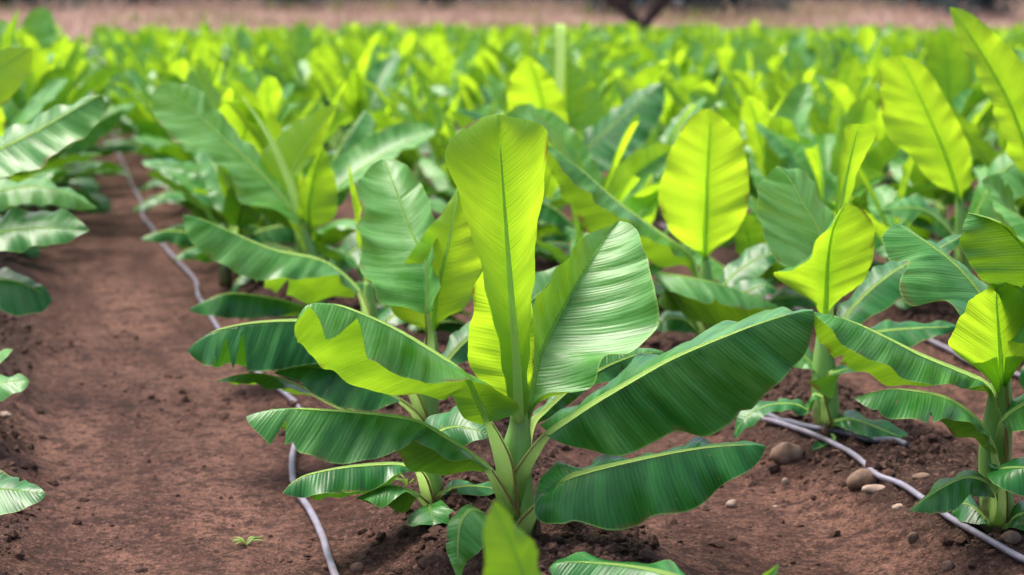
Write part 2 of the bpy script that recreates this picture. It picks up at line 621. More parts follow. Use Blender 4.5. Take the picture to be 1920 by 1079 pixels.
M_TREE = foliage_material('hazy_tree_leaf', (0.022, 0.042, 0.055), (0.06, 0.10, 0.115), (0.05, 0.10, 0.08))  # bluish tint is distance haze painted into the foliage colour
M_BARK = simple('bark', (0.035, 0.025, 0.025), (0.075, 0.055, 0.05), 8, 0.95, 0.8, 0.02)


# ------------------------------------------------------------------ setting
def span(segs):
    out = []
    for a, b_, s in segs:
        out.append(np.arange(a, b_, s))
    return np.unique(np.round(np.concatenate(out), 5))


gx = span([(-600, -60, 60), (-60, -12, 4), (-12, -4, 0.5), (-4, -1.2, 0.12), (-1.2, 4.4, 0.0125), (4.4, 8, 0.12), (8, 20, 0.5), (20, 80, 3), (80, 700, 60)])
gy = span([(-60, -4, 8), (-4, 3.4, 0.4), (3.4, 7.2, 0.0125), (7.2, 10, 0.03), (10, 20, 0.15), (20, 66, 0.8), (66, 130, 3), (130, 1500, 90)])
GX, GY = np.meshgrid(gx, gy, indexing='ij')
GZ = ground_h(GX, GY)
gb = bedness(GX, GY) * np.clip((FIELD_END - GY) / 2, 0, 1)
straw = np.clip((GY - FIELD_END - 1) / 3, 0, 1)
gm = mesh_np('ground', np.stack([GX, GY, GZ], -1).reshape(-1, 3), grid_quads(len(gx), len(gy))[:, ::-1], [M_SOIL],
             prm=np.stack([gb, straw, gb * 0], -1).reshape(-1, 3))
ground = tag(link('ground', gm), 'reddish brown tilled soil with planting ridges and a bare path', None, None, 'structure')

# icosahedron for clods and stones
_ph = (1 + 5 ** 0.5) / 2
ICO_V = unit(np.array([(-1, _ph, 0), (1, _ph, 0), (-1, -_ph, 0), (1, -_ph, 0), (0, -1, _ph), (0, 1, _ph), (0, -1, -_ph), (0, 1, -_ph),
                       (_ph, 0, -1), (_ph, 0, 1), (-_ph, 0, -1), (-_ph, 0, 1)], float))
ICO_F = np.array([(0, 11, 5), (0, 5, 1), (0, 1, 7), (0, 7, 10), (0, 10, 11), (1, 5, 9), (5, 11, 4), (11, 10, 2), (10, 7, 6), (7, 1, 8),
                  (3, 9, 4), (3, 4, 2), (3, 2, 6), (3, 6, 8), (3, 8, 9), (4, 9, 5), (2, 4, 11), (6, 2, 10), (8, 6, 7), (9, 8, 1)])


def scatter_clods(name, n, smin, smax, want_bed, label):
    r = np.random.default_rng(hash(name) % 1000 if False else 11 + n)
    x = r.uniform(-1.6, 4.6, n * 5)
    y = 3.6 + 6.0 * r.random(n * 5) ** 1.5
    bd = bedness(x, y)
    clump = fbm(x * 3, y * 3, 2)
    keep = r.random(n * 5) < (np.where(want_bed, 0.04 + bd, 0.25 + 0 * bd)) * np.clip((clump - 0.3) * 3, 0.05, 1)
    x, y = x[keep][:n], y[keep][:n]
    m = len(x)
    s = smin + (smax - smin) * r.random(m) ** 3.2
    v = ICO_V[None] * (1 + 0.5 * (r.random((m, 12, 1)) - 0.5))
    sc = s[:, None, None] * (0.7 + 0.6 * r.random((m, 1, 3)))
    sc[:, :, 2] *= 0.75
    v = v * sc
    a = r.random(m) * 6.28
    c_, s_ = np.cos(a)[:, None], np.sin(a)[:, None]
    vx = v[:, :, 0] * c_ - v[:, :, 1] * s_
    vy = v[:, :, 0] * s_ + v[:, :, 1] * c_
    z = ground_h(x, y)
    V = np.stack([vx + x[:, None], vy + y[:, None], v[:, :, 2] + (z + s * 0.12)[:, None]], -1).reshape(-1, 3)
    F = (ICO_F[None] + 12 * np.arange(m)[:, None, None]).reshape(-1, 3)
    pr = np.c_[np.zeros(m * 12), np.zeros(m * 12), np.repeat(r.random(m) ** 2, 12)]
    me = mesh_np(name, V, F, [M_CLOD], prm=pr, smooth=False)
    return tag(link(name, me), label, None, None, 'stuff')


scatter_clods('soil_crumbs', 19000, 0.003, 0.024, True, 'loose dark crumbs of soil on the planting ridges')
scatter_clods('path_grit', 9000, 0.0015, 0.010, False, 'small grit strewn over the bare path and furrows')


# ------------------------------------------------------------------ banana plants: the ones in front, leaf by leaf
def plant_root(base, label, group='young banana plants in the field'):
    e = bpy.data.objects.new('banana_plant', None)
    e.empty_display_size = 0.1
    COL.objects.link(e)
    e.location = base
    tag(e, label, 'banana plant', group)
    return e


class Plant:
    def __init__(s, px, py, label, base=None):
        if base is None:
            r = ray(px, py)
            base = CAM + r * (CAMH / -r[2])
            base[2] = float(ground_h(base[0], base[1])) * 0.4 - 0.02
        s.B = np.array(base)
        s.root = plant_root(s.B, label)
        s.k = int(abs(px) * 7 + py)

    def pt(s, p):
        return onplane(p[0], p[1], s.B, p[2] if len(p) > 2 else 0.0)

    def pts(s, ps):
        return np.array([s.pt(p) for p in ps])

    def stem(s, ps, radii, dry=True):
        """ps: pixel points from the ground up; layered sheaths make the pseudostem"""
        b = Bag()
        P = s.pts(ps) - s.B
        P = np.vstack([[P[0][0] * 0.3, P[0][1] * 0.3, -0.04], P])
        R = [radii[0] * 1.12] + list(radii)
        tube(b, P, R, 28, 14, 0, 0.88, flat_dir=HF, ridge=0.05)
        o = link('pseudostem', b.mesh('pseudostem', [M_STEM]), s.root)
        if dry:
            b = Bag()
            r0 = radii[0]
            for k in range(5):
                a = 6.28 * k / 5 + 0.4
                d = np.array([math.cos(a), math.sin(a), 0])
                tube(b, [d * r0 * 0.8 + [0, 0, -0.03], d * r0 * 0.95 + [0, 0, 0.03], d * r0 * 1.02 + [0, 0, 0.07 + 0.02 * (k % 3)]],
                     [r0 * 0.42, r0 * 0.36, r0 * 0.06], 10, 6, 0, 0.4, flat_dir=d)
            link('dry_sheath', b.mesh('dry_sheath', [M_SHEATH]), s.root)
        return o

    def leaf(s, mid, a, b_, view='top', bulge=(0.1, 0.1), age=0.5, nt=56, ns=12, stalk=None, r=(0.010, 0.0015), ripple=0.004, wave=0.008,
             na=(), nb=(), name='leaf', label=None, rib=True, thick=0.12, lean=None):
        s.k += 1
        y0, y1 = mid[0][1], mid[-1][1]
        if lean is None:
            lean = -.22 if view == 'under' else 0.0
        if y0 - y1 > 120 and lean:
            def tip(ps):
                return [(p[0], p[1], (p[2] if len(p) > 2 else 0.0) + lean * max(0.0, (y0 - p[1]) / (y0 - y1))) for p in ps]
            mid, a, b_ = tip(mid), tip(a), tip(b_)
        if age > .5 and not na and not nb and nt >= 40:
            rs = np.random.default_rng(s.k)
            na = tuple((float(rs.uniform(.25, .9)), .004, .016, float(rs.uniform(.15, .6))) for _ in range(int(rs.integers(0, 3))))
            nb = tuple((float(rs.uniform(.25, .9)), .004, .016, float(rs.uniform(.15, .6))) for _ in range(int(rs.integers(0, 2))))
        M = crom(s.pts(mid), nt)
        A = crom(s.pts(a), nt)
        Bq = crom(s.pts(b_), nt)
        # blade closes at its tip
        w = np.clip((np.linspace(0, 1, nt) - 0.9) / 0.1, 0, 1)[:, None] ** 2
        A = A * (1 - w) + M[-1] * w if np.linalg.norm(A[-1] - M[-1]) < 0.03 else A
        Bq = Bq * (1 - w) + M[-1] * w if np.linalg.norm(Bq[-1] - M[-1]) < 0.03 else Bq
        i = nt // 2
        T = M[i + 1] - M[i - 1]
        # the sheet's own normal is cross(across, along): turn it so that half a shows the wanted side to the camera
        away = np.cross(M[i] - A[i], T) @ (CAM - M[i]) < 0
        flip = away == (view == 'top')
        bag = Bag()
        tw = unit(CAM - M)
        leaf_sheet(bag, M - s.B, A - s.B, Bq - s.B, ns, bulge, tw, flip, age, ripple, wave, s.k, na, nb, 0, thick)
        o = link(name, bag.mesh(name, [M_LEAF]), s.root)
        if label:
            o['label'] = label
        if rib:
            rb = Bag()
            off = 0.0
            if stalk:
                S = s.pts([p[:3] for p in stalk]) - s.B
                R = [p[3] for p in stalk]
                cut = M[:: max(1, nt // 10)] - s.B
                RR = list(np.linspace(r[0], r[1], len(cut)))
                P = np.vstack([S, cut[1:]])
                tube(rb, P, R + RR[1:], 60, 8, 0, 0.85)
            else:
                cut = M[:: max(1, nt // 10)] - s.B
                tube(rb, cut, np.linspace(r[0], r[1], len(cut)), 44, 8, 0, 0.8)
            link('midrib', rb.mesh('midrib', [M_RIB]), o)
            if stalk and stalk[0][3] >= .018 and len(stalk) > 2:
                cen = s.pt((stalk[0][0], stalk[0][1], 0))
                sg = 1.0 if (s.pt(stalk[-1][:3]) - cen) @ RGT < 0 else -1.0
                P2 = [S[i_] + RGT * sg * R[i_] * .78 - HF * R[i_] * .62 for i_ in range(len(S))]
                mb = Bag()
                tube(mb, P2, [.0042, .0036] + [.0020] * (len(S) - 2), 26, 6, 0)
                link('sheath_margin', mb.mesh('sheath_margin', [M_MARGIN]), o)
        return o

    def spear(s, ps, radii, age=0.2, label=None):
        b = Bag()
        tube(b, s.pts(ps) - s.B, radii, 40, 10, 0, 0.9, age=age)
        v, q, uv, prm, mi = b.arrays()
        uv = uv * [4.0, 1.0]
        o = link('rolled_leaf', mesh_np('rolled_leaf', v, q, [M_RIB], uv, prm), s.root)
        if label:
            o['label'] = label
        return o


DONE = []          # bases of the plants above

# --- the sharp plant in the middle
P = Plant(985, 1008, 'tall sharply focused banana plant in the middle with a funnel-shaped young leaf')
DONE.append(P.B)
P.stem([(985, 1000), (978, 960), (968, 900), (970, 840), (974, 790), (972, 720)], [.045, .044, .046, .040, .026, .018])
P.leaf([(973, 790, -.03), (969, 690, -.035), (959, 560, -.045), (947, 400, -.045), (939, 290, -.045), (935, 240, -.035), (932, 215, -.01)],
       [(958, 770, .01), (945, 680, .02), (922, 560, .03), (893, 445, .04), (864, 355, .045), (843, 290, .045), (849, 264, .045), (872, 239, .04), (902, 220, .03), (927, 213, .0)],
       [(988, 770, .01), (988, 680, .02), (992, 560, .03), (1001, 440, .04), (1013, 340, .045), (1021, 262, .045), (1019, 243, .045), (1004, 228, .04), (970, 222, .03), (938, 214, .0)],
       'under', (.22, .22), .0, 70, 14, None, (.015, .0012), .0015, .003, thick=.15, lean=-.34, label='funnel-shaped yellow-green young leaf still unrolling')
P.leaf([(985, 800, .06), (962, 700, .10), (945, 620, .12), (935, 540, .13), (930, 480, .13)],
       [(965, 775, .06), (915, 727, .05), (882, 690, .05), (877, 620, .06), (888, 555, .08), (905, 508, .1), (925, 482, .13)],
       [(985, 780, .08), (1000, 690, .1), (1000, 600, .12), (985, 530, .13), (938, 482, .13)], 'under', (.08, .08), .0)
P.leaf([(986, 800, .02), (1008, 681, .07), (1037, 614, .10), (1090, 517, .14), (1130, 455, .17), (1161, 414, .2)],
       [(986, 760, .0), (984, 640, .0), (998, 590, .0), (1010, 556, .02), (1056, 496, .06), (1088, 452, .12), (1158, 413, .2)],
       [(991, 764, .0), (1020, 740, -.02), (1077, 728, -.04), (1108, 712, -.05), (1132, 664, -.05), (1175, 652, -.05), (1219, 611, -.04), (1230, 561, -.02),
        (1216, 508, .02), (1206, 469, .07), (1190, 424, .14), (1166, 412, .2)],
       'top', (-.1, -.16), .45, 70, 14, [(975, 900, 0, .03), (985, 840, .0, .018), (986, 800, .02, .013)], (.012, .002), .005, .009, lean=.22)
P.leaf([(1030, 812, -.06), (1100, 763, -.1), (1197, 706, -.15), (1264, 670, -.18), (1350, 634, -.2), (1442, 600, -.2), (1500, 585, -.2), (1525, 584, -.2)],
       [(1022, 817, -.07), (1069, 837, -.09), (1131, 850, -.11), (1188, 845, -.13), (1255, 816, -.16), (1331, 811, -.17), (1410, 764, -.18), (1446, 722, -.19),
        (1504, 671, -.20), (1527, 612, -.20), (1526, 586, -.2)],
       [(1013, 797, -.02), (1040, 783, .0), (1100, 748, .03), (1197, 691, .06), (1264, 658, .07), (1350, 624, .06), (1442, 593, .0), (1522, 582, -.15)],
       'top', (.12, .1), .85, 70, 14, [(965, 945, -.02, .030), (975, 895, -.03, .028), (1003, 845, -.05, .019), (1030, 812, -.06, .012)], (.011, .0015), .005, .011, na=((.42, .05, .05), (.62, .03, .06)))
P.leaf([(1040, 920, -.1), (1072, 893, -.13), (1188, 863, -.2), (1308, 841, -.25), (1400, 834, -.28), (1436, 838, -.28)],
       [(1003, 932, -.11), (1008, 975, -.14), (1060, 984, -.17), (1086, 978, -.18), (1149, 993, -.21), (1193, 987, -.23), (1228, 967, -.25), (1286, 960, -.27),
        (1322, 942, -.28), (1353, 911, -.29), (1415, 875, -.29), (1436, 842, -.28)],
       [(1003, 925, -.08), (1020, 893, -.05), (1046, 866, -.05), (1080, 880, -.08), (1188, 856, -.12), (1308, 835, -.16), (1400, 831, -.22), (1434, 836, -.28)],
       'top', (.14, .1), .95, 70, 14, [(978, 995, -.04, .030), (992, 970, -.06, .024), (1015, 945, -.08, .016), (1040, 920, -.1, .011)], (.010, .0015), .005, .011)
P.leaf([(915, 792, -.04), (884, 728, -.06), (866, 698, -.09), (815, 662, -.15), (740, 616, -.22), (660, 581, -.27), (615, 569, -.3), (575, 573, -.32), (553, 608, -.33)],
       [(930, 790, -.08), (968, 775, -.1), (955, 750, -.13), (890, 716, -.16), (850, 722, -.2), (790, 716, -.26), (735, 700, -.30), (695, 682, -.33), (655, 662, -.35),
        (625, 655, -.36), (597, 620, -.36), (570, 590, -.34), (556, 604, -.33)],
       [(905, 798, .0), (870, 785, .0), (848, 745, .02), (825, 757, .05), (790, 754, .06), (720, 746, .05), (660, 731, .02), (620, 706, -.03), (585, 676, -.12), (560, 647, -.22), (552, 612, -.32)],
       'top', (.10, -.1), .36, 110, 14, [(955, 960, -.03, .032), (945, 870, -.04, .030), (928, 820, -.04, .021), (915, 792, -.04, .013)], (.011, .0015), .003, .006,
       na=((.73, .02, .12, .88), (.92, .06, .07, .85)), label='bright torn leaf arching left with a chewed hole near its tip')
P.leaf([(915, 880, -.06), (880, 850, -.08), (840, 823, -.12), (790, 794, -.17), (740, 781, -.2), (640, 771, -.25), (540, 766, -.28), (490, 772, -.28), (462, 781, -.28)],
       [(920, 884, -.1), (880, 866, -.15), (840, 866, -.19), (800, 838, -.22), (780, 824, -.24), (765, 836, -.26), (730, 856, -.29), (680, 868, -.32), (630, 871, -.33), (560, 851, -.33),
        (520, 846, -.33), (490, 818, -.32), (468, 800, -.3), (462, 784, -.28)],
       [(905, 888, 0), (885, 887, 0), (840, 893, .02), (790, 891, .02), (766, 884, .02), (735, 850, .0), (680, 830, -.02), (600, 825, -.05), (545, 815, -.12), (500, 798, -.2), (464, 783, -.27)],
       'top', (.14, -.1), .7, 90, 14, [(957, 965, -.03, .030), (940, 925, -.05, .022), (915, 880, -.06, .013)], (.010, .0015), .0035, .006, na=((.84, .025, .8), (.80, .03, .25)))
P.leaf([(925, 985, -.14), (903, 962, -.2), (880, 957, -.26), (862, 985, -.31), (858, 1040, -.34), (860, 1090, -.35)],
       [(915, 975, -.12), (895, 953, -.18), (872, 955, -.23), (842, 985, -.30), (838, 1030, -.34), (858, 1088, -.35)],
       [(925, 990, -.16), (918, 975, -.22), (913, 985, -.27), (917, 1015, -.30), (880, 1050, -.33), (864, 1088, -.35)],
       'top', (.1, .1), .6, 50, 10, [(975, 1000, -.03, .026), (950, 992, -.09, .016), (925, 985, -.14, .010)], (.008, .0015))
P.leaf([(1000, 790, .1), (1060, 735, .2), (1130, 690, .3), (1200, 664, .36), (1247, 662, .38)],
       [(1000, 800, .1), (1060, 765, .18), (1110, 725, .25), (1160, 716, .3), (1215, 692, .34), (1247, 668, .38)],
       [(1000, 775, .14), (1060, 710, .26), (1125, 662, .36), (1185, 647, .4), (1242, 656, .39)],
       'top', (.1, .1), .9, 40, 8, [(978, 880, .03, .028), (985, 830, .06, .02), (1000, 790, .1, .012)])

# --- small companion plant half hidden behind it
P = Plant(812, 950, 'small low banana plant with drooping dark leaves just left of the middle plant')
DONE.append(P.B)
P.stem([(812, 945), (810, 910), (806, 870), (806, 830)], [.036, .034, .028, .014])
P.leaf([(772, 874, -.08), (740, 870, -.12), (700, 871, -.15), (640, 877, -.2), (575, 891, -.24), (545, 908, -.25), (530, 925, -.25)],
       [(775, 880, -.1), (745, 893, -.16), (705, 916, -.21), (660, 926, -.25), (600, 931, -.28), (555, 931, -.28), (531, 927, -.25)],
       [(768, 882, -.02), (735, 900, .0), (690, 930, -.02), (640, 941, -.06), (590, 937, -.14), (545, 930, -.22), (531, 926, -.25)],
       'top', (.12, -.1), .9, 56, 10, [(805, 945, -.02, .022), (795, 905, -.05, .018), (786, 885, -.07, .013), (772, 874, -.08, .009)], (.008, .0012))
P.leaf([(782, 928, -.1), (762, 918, -.13), (727, 911, -.17), (692, 924, -.2), (666, 934, -.22)],
       [(785, 936, -.12), (760, 927, -.18), (738, 938, -.22), (715, 952, -.24), (688, 946, -.24), (667, 936, -.22)],
       [(778, 940, -.04), (762, 961, -.06), (738, 958, -.1), (710, 948, -.15), (668, 936, -.22)], 'top', (.15, -.1), .8, 36, 8,
       [(805, 950, -.03, .018), (795, 940, -.07, .012), (782, 928, -.1, .008)], (.007, .001))
P.leaf([(806, 946, -.06), (806, 952, -.12), (810, 968, -.17), (812, 986, -.2)],
       [(800, 948, -.08), (782, 955, -.14), (764, 975, -.18), (772, 989, -.2), (808, 986, -.2)],
       [(815, 948, -.08), (835, 951, -.13), (858, 968, -.16), (842, 980, -.18), (815, 984, -.2)], 'top', (.1, .1), .7, 30, 8, None, (.006, .001))
P.leaf([(832, 922, -.02), (850, 914, .02), (880, 911, .06), (915, 914, .1), (940, 922, .12)],
       [(832, 928, -.04), (850, 926, 0), (885, 930, .03), (915, 930, .07), (938, 924, .12)],
       [(832, 918, 0), (850, 906, .06), (880, 902, .12), (915, 905, .15), (938, 918, .13)], 'top', (.1, .1), .9, 30, 8,
       [(815, 950, 0, .018), (820, 935, -.02, .012), (832, 922, -.02, .008)], (.007, .001))
P.leaf([(806, 835, .05), (820, 812, .04), (850, 800, .0), (890, 806, -.04), (919, 818, -.06)],
       [(795, 825, .1), (800, 788, .12), (830, 771, .12), (870, 768, .06), (905, 790, .0), (919, 816, -.06)],
       [(812, 840, .02), (835, 832, -.02), (870, 834, -.06), (903, 826, -.07), (919, 820, -.06)], 'top', (.1, .1), .9, 40, 8, None, (.008, .001))

# --- second plant of the same row, behind
P = Plant(800, 812, 'banana plant behind the middle one with a yellow backlit leaf and a cupped waxy leaf')
DONE.append(P.B)
P.stem([(800, 805), (801, 760), (804, 710), (808, 650), (810, 620)], [.044, .042, .040, .026, .014])
P.leaf([(809, 650, .0), (815, 575, 0), (822, 534, 0), (843, 444, 0), (857, 370, .02), (862, 345, .05)],
       [(803, 616, -.02), (766, 607, -.05), (733, 577, -.05), (755, 500, -.01), (795, 440, .02), (828, 400, .03), (858, 346, .05)],
       [(815, 608, 0), (835, 593, .0), (873, 576, -.02), (900, 520, .0), (906, 450, .02), (892, 390, .04), (865, 346, .05)], 'under', (.05, .05), .05, 56, 10,
       None, (.011, .0015), lean=-.02)
P.leaf([(802, 590, -.1), (799, 495, -.14), (771, 436, -.12), (745, 363, -.1), (718, 299, -.05)],
       [(770, 576, -.2), (722, 563, -.25), (692, 520, -.24), (676, 491, -.22), (681, 453, -.2), (668, 419, -.19), (688, 388, -.17), (668, 350, -.14), (690, 315, -.1), (716, 294, -.05)],
       [(808, 575, -.18), (814, 508, -.21), (815, 436, -.19), (801, 372, -.16), (775, 325, -.12), (745, 299, -.07), (721, 294, -.05)], 'top', (-.2, -.2), .36, 56, 12,
       [(805, 680, -.03, .022), (806, 630, -.07, .014), (802, 590, -.1, .010)], (.009, .0015), .005, .013, lean=.36)
P.leaf([(655, 640, -.14), (610, 612, -.19), (565, 601, -.22), (475, 605, -.28), (405, 620, -.3), (370, 640, -.3), (352, 657, -.3)],
       [(655, 665, -.2), (610, 680, -.25), (565, 686, -.28), (510, 697, -.32), (460, 696, -.34), (420, 693, -.35), (380, 684, -.33), (353, 663, -.3)],
       [(650, 665, -.04), (610, 675, -.04), (565, 680, -.04), (510, 692, -.08), (460, 693, -.12), (420, 691, -.16), (380, 683, -.22), (354, 663, -.28)],
       'top', (.1, -.1), .8, 90, 10, [(795, 790, -.02, .026), (765, 720, -.06, .018), (710, 665, -.1, .012), (655, 640, -.14, .010)], (.009, .0012),
       na=((.655, .035, .9), (.745, .045, .8), (.80, .01, .4)), label='dark leaf pointing left, its lower half torn into teeth')
P.leaf([(745, 748, -.1), (700, 722, -.14), (640, 698, -.18), (590, 689, -.2), (545, 691, -.21), (514, 700, -.22)],
       [(748, 756, -.14), (725, 762, -.18), (690, 771, -.22), (640, 767, -.26), (595, 743, -.27), (550, 715, -.25), (515, 702, -.22)],
       [(742, 740, -.02), (700, 705, .0), (650, 688, -.02), (590, 684, -.06), (545, 688, -.14), (515, 699, -.22)], 'top', (.12, .1), .9, 50, 10,
       [(795, 800, -.03, .024), (775, 772, -.07, .015), (745, 748, -.1, .010)], (.009, .001))
P.leaf([(580, 735, -.08), (540, 715, -.1), (490, 702, -.14), (450, 703, -.17), (406, 714, -.2)],
       [(580, 740, -.12), (545, 735, -.16), (490, 722, -.2), (450, 722, -.22), (407, 717, -.2)],
       [(580, 745, 0), (540, 735, 0), (490, 724, -.02), (450, 720, -.08), (408, 716, -.18)], 'top', (.1, -.1), .7, 40, 8,
       [(795, 800, 0, .022), (720, 790, -.03, .012), (640, 765, -.06, .009), (580, 735, -.08, .008)], (.007, .001))
P.leaf([(825, 690, .05), (870, 640, .15), (930, 600, .25), (1000, 560, .33), (1056, 498, .38)],
       [(825, 705, .02), (870, 680, .1), (935, 650, .2), (1010, 600, .3), (1056, 500, .38)],
       [(820, 680, .1), (860, 620, .22), (915, 575, .32), (985, 527, .4), (1054, 493, .38)], 'top', (.1, .1), .8, 40, 8,
       [(802, 780, 0, .024), (808, 735, .02, .016), (825, 690, .05, .010)])

# --- third plant of the row
P = Plant(692, 662, 'banana plant with a long arching light green leaf reaching over the grey hose')
DONE.append(P.B)
P.stem([(692, 655), (692, 620), (693, 580), (690, 530)], [.045, .042, .034, .016])
P.leaf([(672, 545, -.1), (640, 512, -.14), (596, 486, -.2), (510, 467, -.27), (425, 431, -.33), (370, 408, -.36), (342, 403, -.36)],
       [(670, 552, -.14), (640, 530, -.2), (613, 518, -.26), (545, 527, -.33), (468, 522, -.38), (412, 496, -.4), (358, 456, -.4), (343, 412, -.36)],
       [(662, 560, -.04), (640, 560, -.02), (613, 562, .0), (580, 568, .0), (540, 562, -.02), (505, 550, -.05), (470, 525, -.1), (420, 485, -.2), (346, 412, -.35)],
       'top', (.12, -.1), .35, 60, 12, [(690, 650, -.02, .030), (688, 590, -.05, .020), (672, 545, -.1, .011)], (.010, .0015), .004, .01, nb=((.35, .02, .5), (.47, .02, .4)))
P.leaf([(600, 585, -.12), (562, 573, -.16), (510, 559, -.22), (434, 550, -.28), (390, 562, -.3), (353, 581, -.3)],
       [(600, 592, -.16), (560, 588, -.22), (490, 598, -.28), (440, 597, -.32), (395, 594, -.33), (355, 585, -.3)],
       [(600, 595, -.02), (560, 596, .0), (490, 600, -.05), (440, 592, -.1), (395, 590, -.18), (355, 584, -.29)], 'top', (.14, -.1), .8, 50, 10,
       [(690, 645, -.02, .026), (655, 605, -.07, .015), (600, 585, -.12, .010)], (.008, .001))
P.leaf([(690, 560, .05), (680, 480, .05), (672, 420, .05), (662, 360, .05), (652, 305, .05)],
       [(690, 540, .05), (674, 470, .04), (666, 420, .04), (658, 360, .05), (651, 305, .05)],
       [(694, 540, .05), (688, 470, .07), (680, 420, .07), (668, 360, .06), (653, 305, .05)], 'under', (.2, .2), .0, 40, 6, None, (.006, .001), name='rolled_leaf')
P.leaf([(700, 620, .0), (740, 590, .05), (790, 560, .1), (850, 548, .15)],
       [(700, 632, -.02), (745, 612, .0), (795, 590, .06), (848, 552, .15)], [(698, 610, .06), (735, 570, .14), (785, 545, .2), (848, 544, .16)], 'top', (.1, .1), .8, 36, 8,
       [(695, 650, 0, .02), (697, 635, 0, .013), (700, 620, 0, .009)])
P.leaf([(680, 645, -.1), (640, 628, -.16), (600, 622, -.22), (560, 632, -.26)],
       [(682, 652, -.14), (645, 645, -.2), (605, 645, -.25), (562, 636, -.26)], [(676, 640, -.03), (640, 616, -.06), (600, 612, -.12), (562, 628, -.24)], 'top', (.1, .1), .9, 36, 8,
       [(692, 660, -.02, .02), (688, 652, -.06, .013), (680, 645, -.1, .009)])

# --- fourth plant of the row
P = Plant(598, 580, 'banana plant with one huge light green leaf leaning left over the path edge')
DONE.append(P.B)
P.stem([(598, 570), (594, 530), (585, 480), (572, 430)], [.046, .042, .030, .016])
P.leaf([(572, 420, .0), (530, 370, -.04), (470, 306, -.1), (404, 246, -.15), (350, 197, -.18), (300, 160, -.2)],
       [(555, 420, -.05), (515, 392, -.12), (461, 380, -.2), (428, 322, -.24), (380, 283, -.26), (334, 262, -.27), (295, 225, -.25), (282, 180, -.22), (296, 162, -.2)],
       [(575, 405, .02), (545, 366, .02), (490, 300, .0), (440, 246, -.05), (405, 205, -.1), (370, 170, -.14), (335, 155, -.18), (304, 158, -.2)], 'top', (-.1, .1), .36, 60, 12,
       [(594, 530, 0, .028), (585, 470, 0, .016), (572, 420, 0, .012)], (.013, .002), .004, .01, lean=.45)
P.spear([(588, 486, 0), (570, 430, 0), (552, 372, 0), (538, 330, 0), (502, 252, .02), (456, 183, .04)], [.010, .014, .022, .020, .013, .003],
        label='thin pale rolled leaf leaning left')
P.leaf([(580, 440, .05), (578, 390, .05), (588, 330, .08), (605, 274, .1)], [(570, 420, .03), (556, 395, .02), (566, 345, .05), (588, 300, .08), (604, 275, .1)],
       [(590, 430, .03), (625, 410, .02), (634, 370, .05), (622, 310, .08), (607, 275, .1)], 'under', (.1, .1), .3, 40, 8, None, (.009, .001))
P.leaf([(590, 500, .05), (560, 430, .12), (540, 350, .2), (570, 280, .26), (632, 196, .3)],
       [(585, 490, .1), (540, 410, .2), (500, 330, .3), (496, 285, .34), (560, 228, .36), (628, 192, .3)],
       [(595, 490, .05), (590, 420, .1), (560, 340, .18), (600, 280, .26), (634, 200, .3)], 'under', (.1, .1), .0, 46, 8, None, (.009, .001))
P.leaf([(585, 540, -.05), (550, 510, -.12), (500, 495, -.2), (440, 500, -.26)], [(588, 548, -.1), (550, 530, -.2), (500, 522, -.26), (442, 504, -.26)],
       [(580, 535, .02), (545, 500, .0), (500, 485, -.06), (442, 496, -.24)], 'top', (.1, .1), .85, 40, 8, [(597, 570, 0, .022), (594, 555, -.03, .014), (585, 540, -.05, .010)])
P.leaf([(608, 530, .0), (650, 480, .05), (710, 440, .1), (790, 400, .1)], [(610, 540, -.04), (655, 510, -.02), (715, 480, .02), (788, 405, .1)],
       [(604, 520, .05), (640, 460, .12), (700, 420, .18), (785, 396, .12)], 'top', (.1, .1), .8, 40, 8, [(600, 560, 0, .024), (602, 545, 0, .014), (608, 530, 0, .010)])

# --- right-hand row, nearest
P = Plant(1872, 992, 'banana plant at the right edge beside the near hose, with leaves spreading left')
DONE.append(P.B)
P.stem([(1872, 985), (1868, 920), (1866, 850), (1872, 780), (1878, 700), (1874, 610)], [.052, .046, .046, .040, .026, .014])
P.leaf([(1862, 742, -.02), (1846, 718, -.06), (1790, 692, -.12), (1723, 664, -.18), (1660, 632, -.23), (1600, 604, -.26), (1560, 592, -.28), (1523, 584, -.28)],
       [(1866, 750, -.06), (1846, 728, -.11), (1790, 724, -.18), (1723, 722, -.25), (1660, 690, -.29), (1600, 660, -.32), (1560, 625, -.32), (1524, 590, -.28)],
       [(1856, 755, .02), (1846, 735, .03), (1800, 730, .03), (1723, 729, .02), (1652, 724, -.02), (1587, 692, -.1), (1540, 650, -.18), (1523, 600, -.26)],
       'top', (.12, -.12), .5, 70, 12, [(1868, 900, -.02, .03), (1874, 820, -.02, .024), (1866, 765, -.02, .015), (1862, 742, -.02, .011)], (.011, .0015), .003, .007,
       nb=((.72, .02, .25),))
P.leaf([(1864, 850, -.06), (1846, 806, -.12), (1810, 768, -.18), (1762, 742, -.24), (1684, 730, -.3), (1640, 735, -.32), (1601, 747, -.33)],
       [(1868, 856, -.1), (1850, 815, -.17), (1815, 800, -.23), (1775, 786, -.29), (1736, 796, -.34), (1671, 783, -.37), (1625, 765, -.36), (1602, 751, -.33)],
       [(1855, 850, -.02), (1830, 830, -.04), (1800, 826, -.06), (1762, 790, -.1), (1684, 765, -.2), (1603, 749, -.32)], 'top', (.14, -.1), .7, 60, 12,
       [(1870, 960, -.03, .03), (1872, 900, -.04, .02), (1864, 850, -.06, .011)], (.010, .0015), .004, .008)
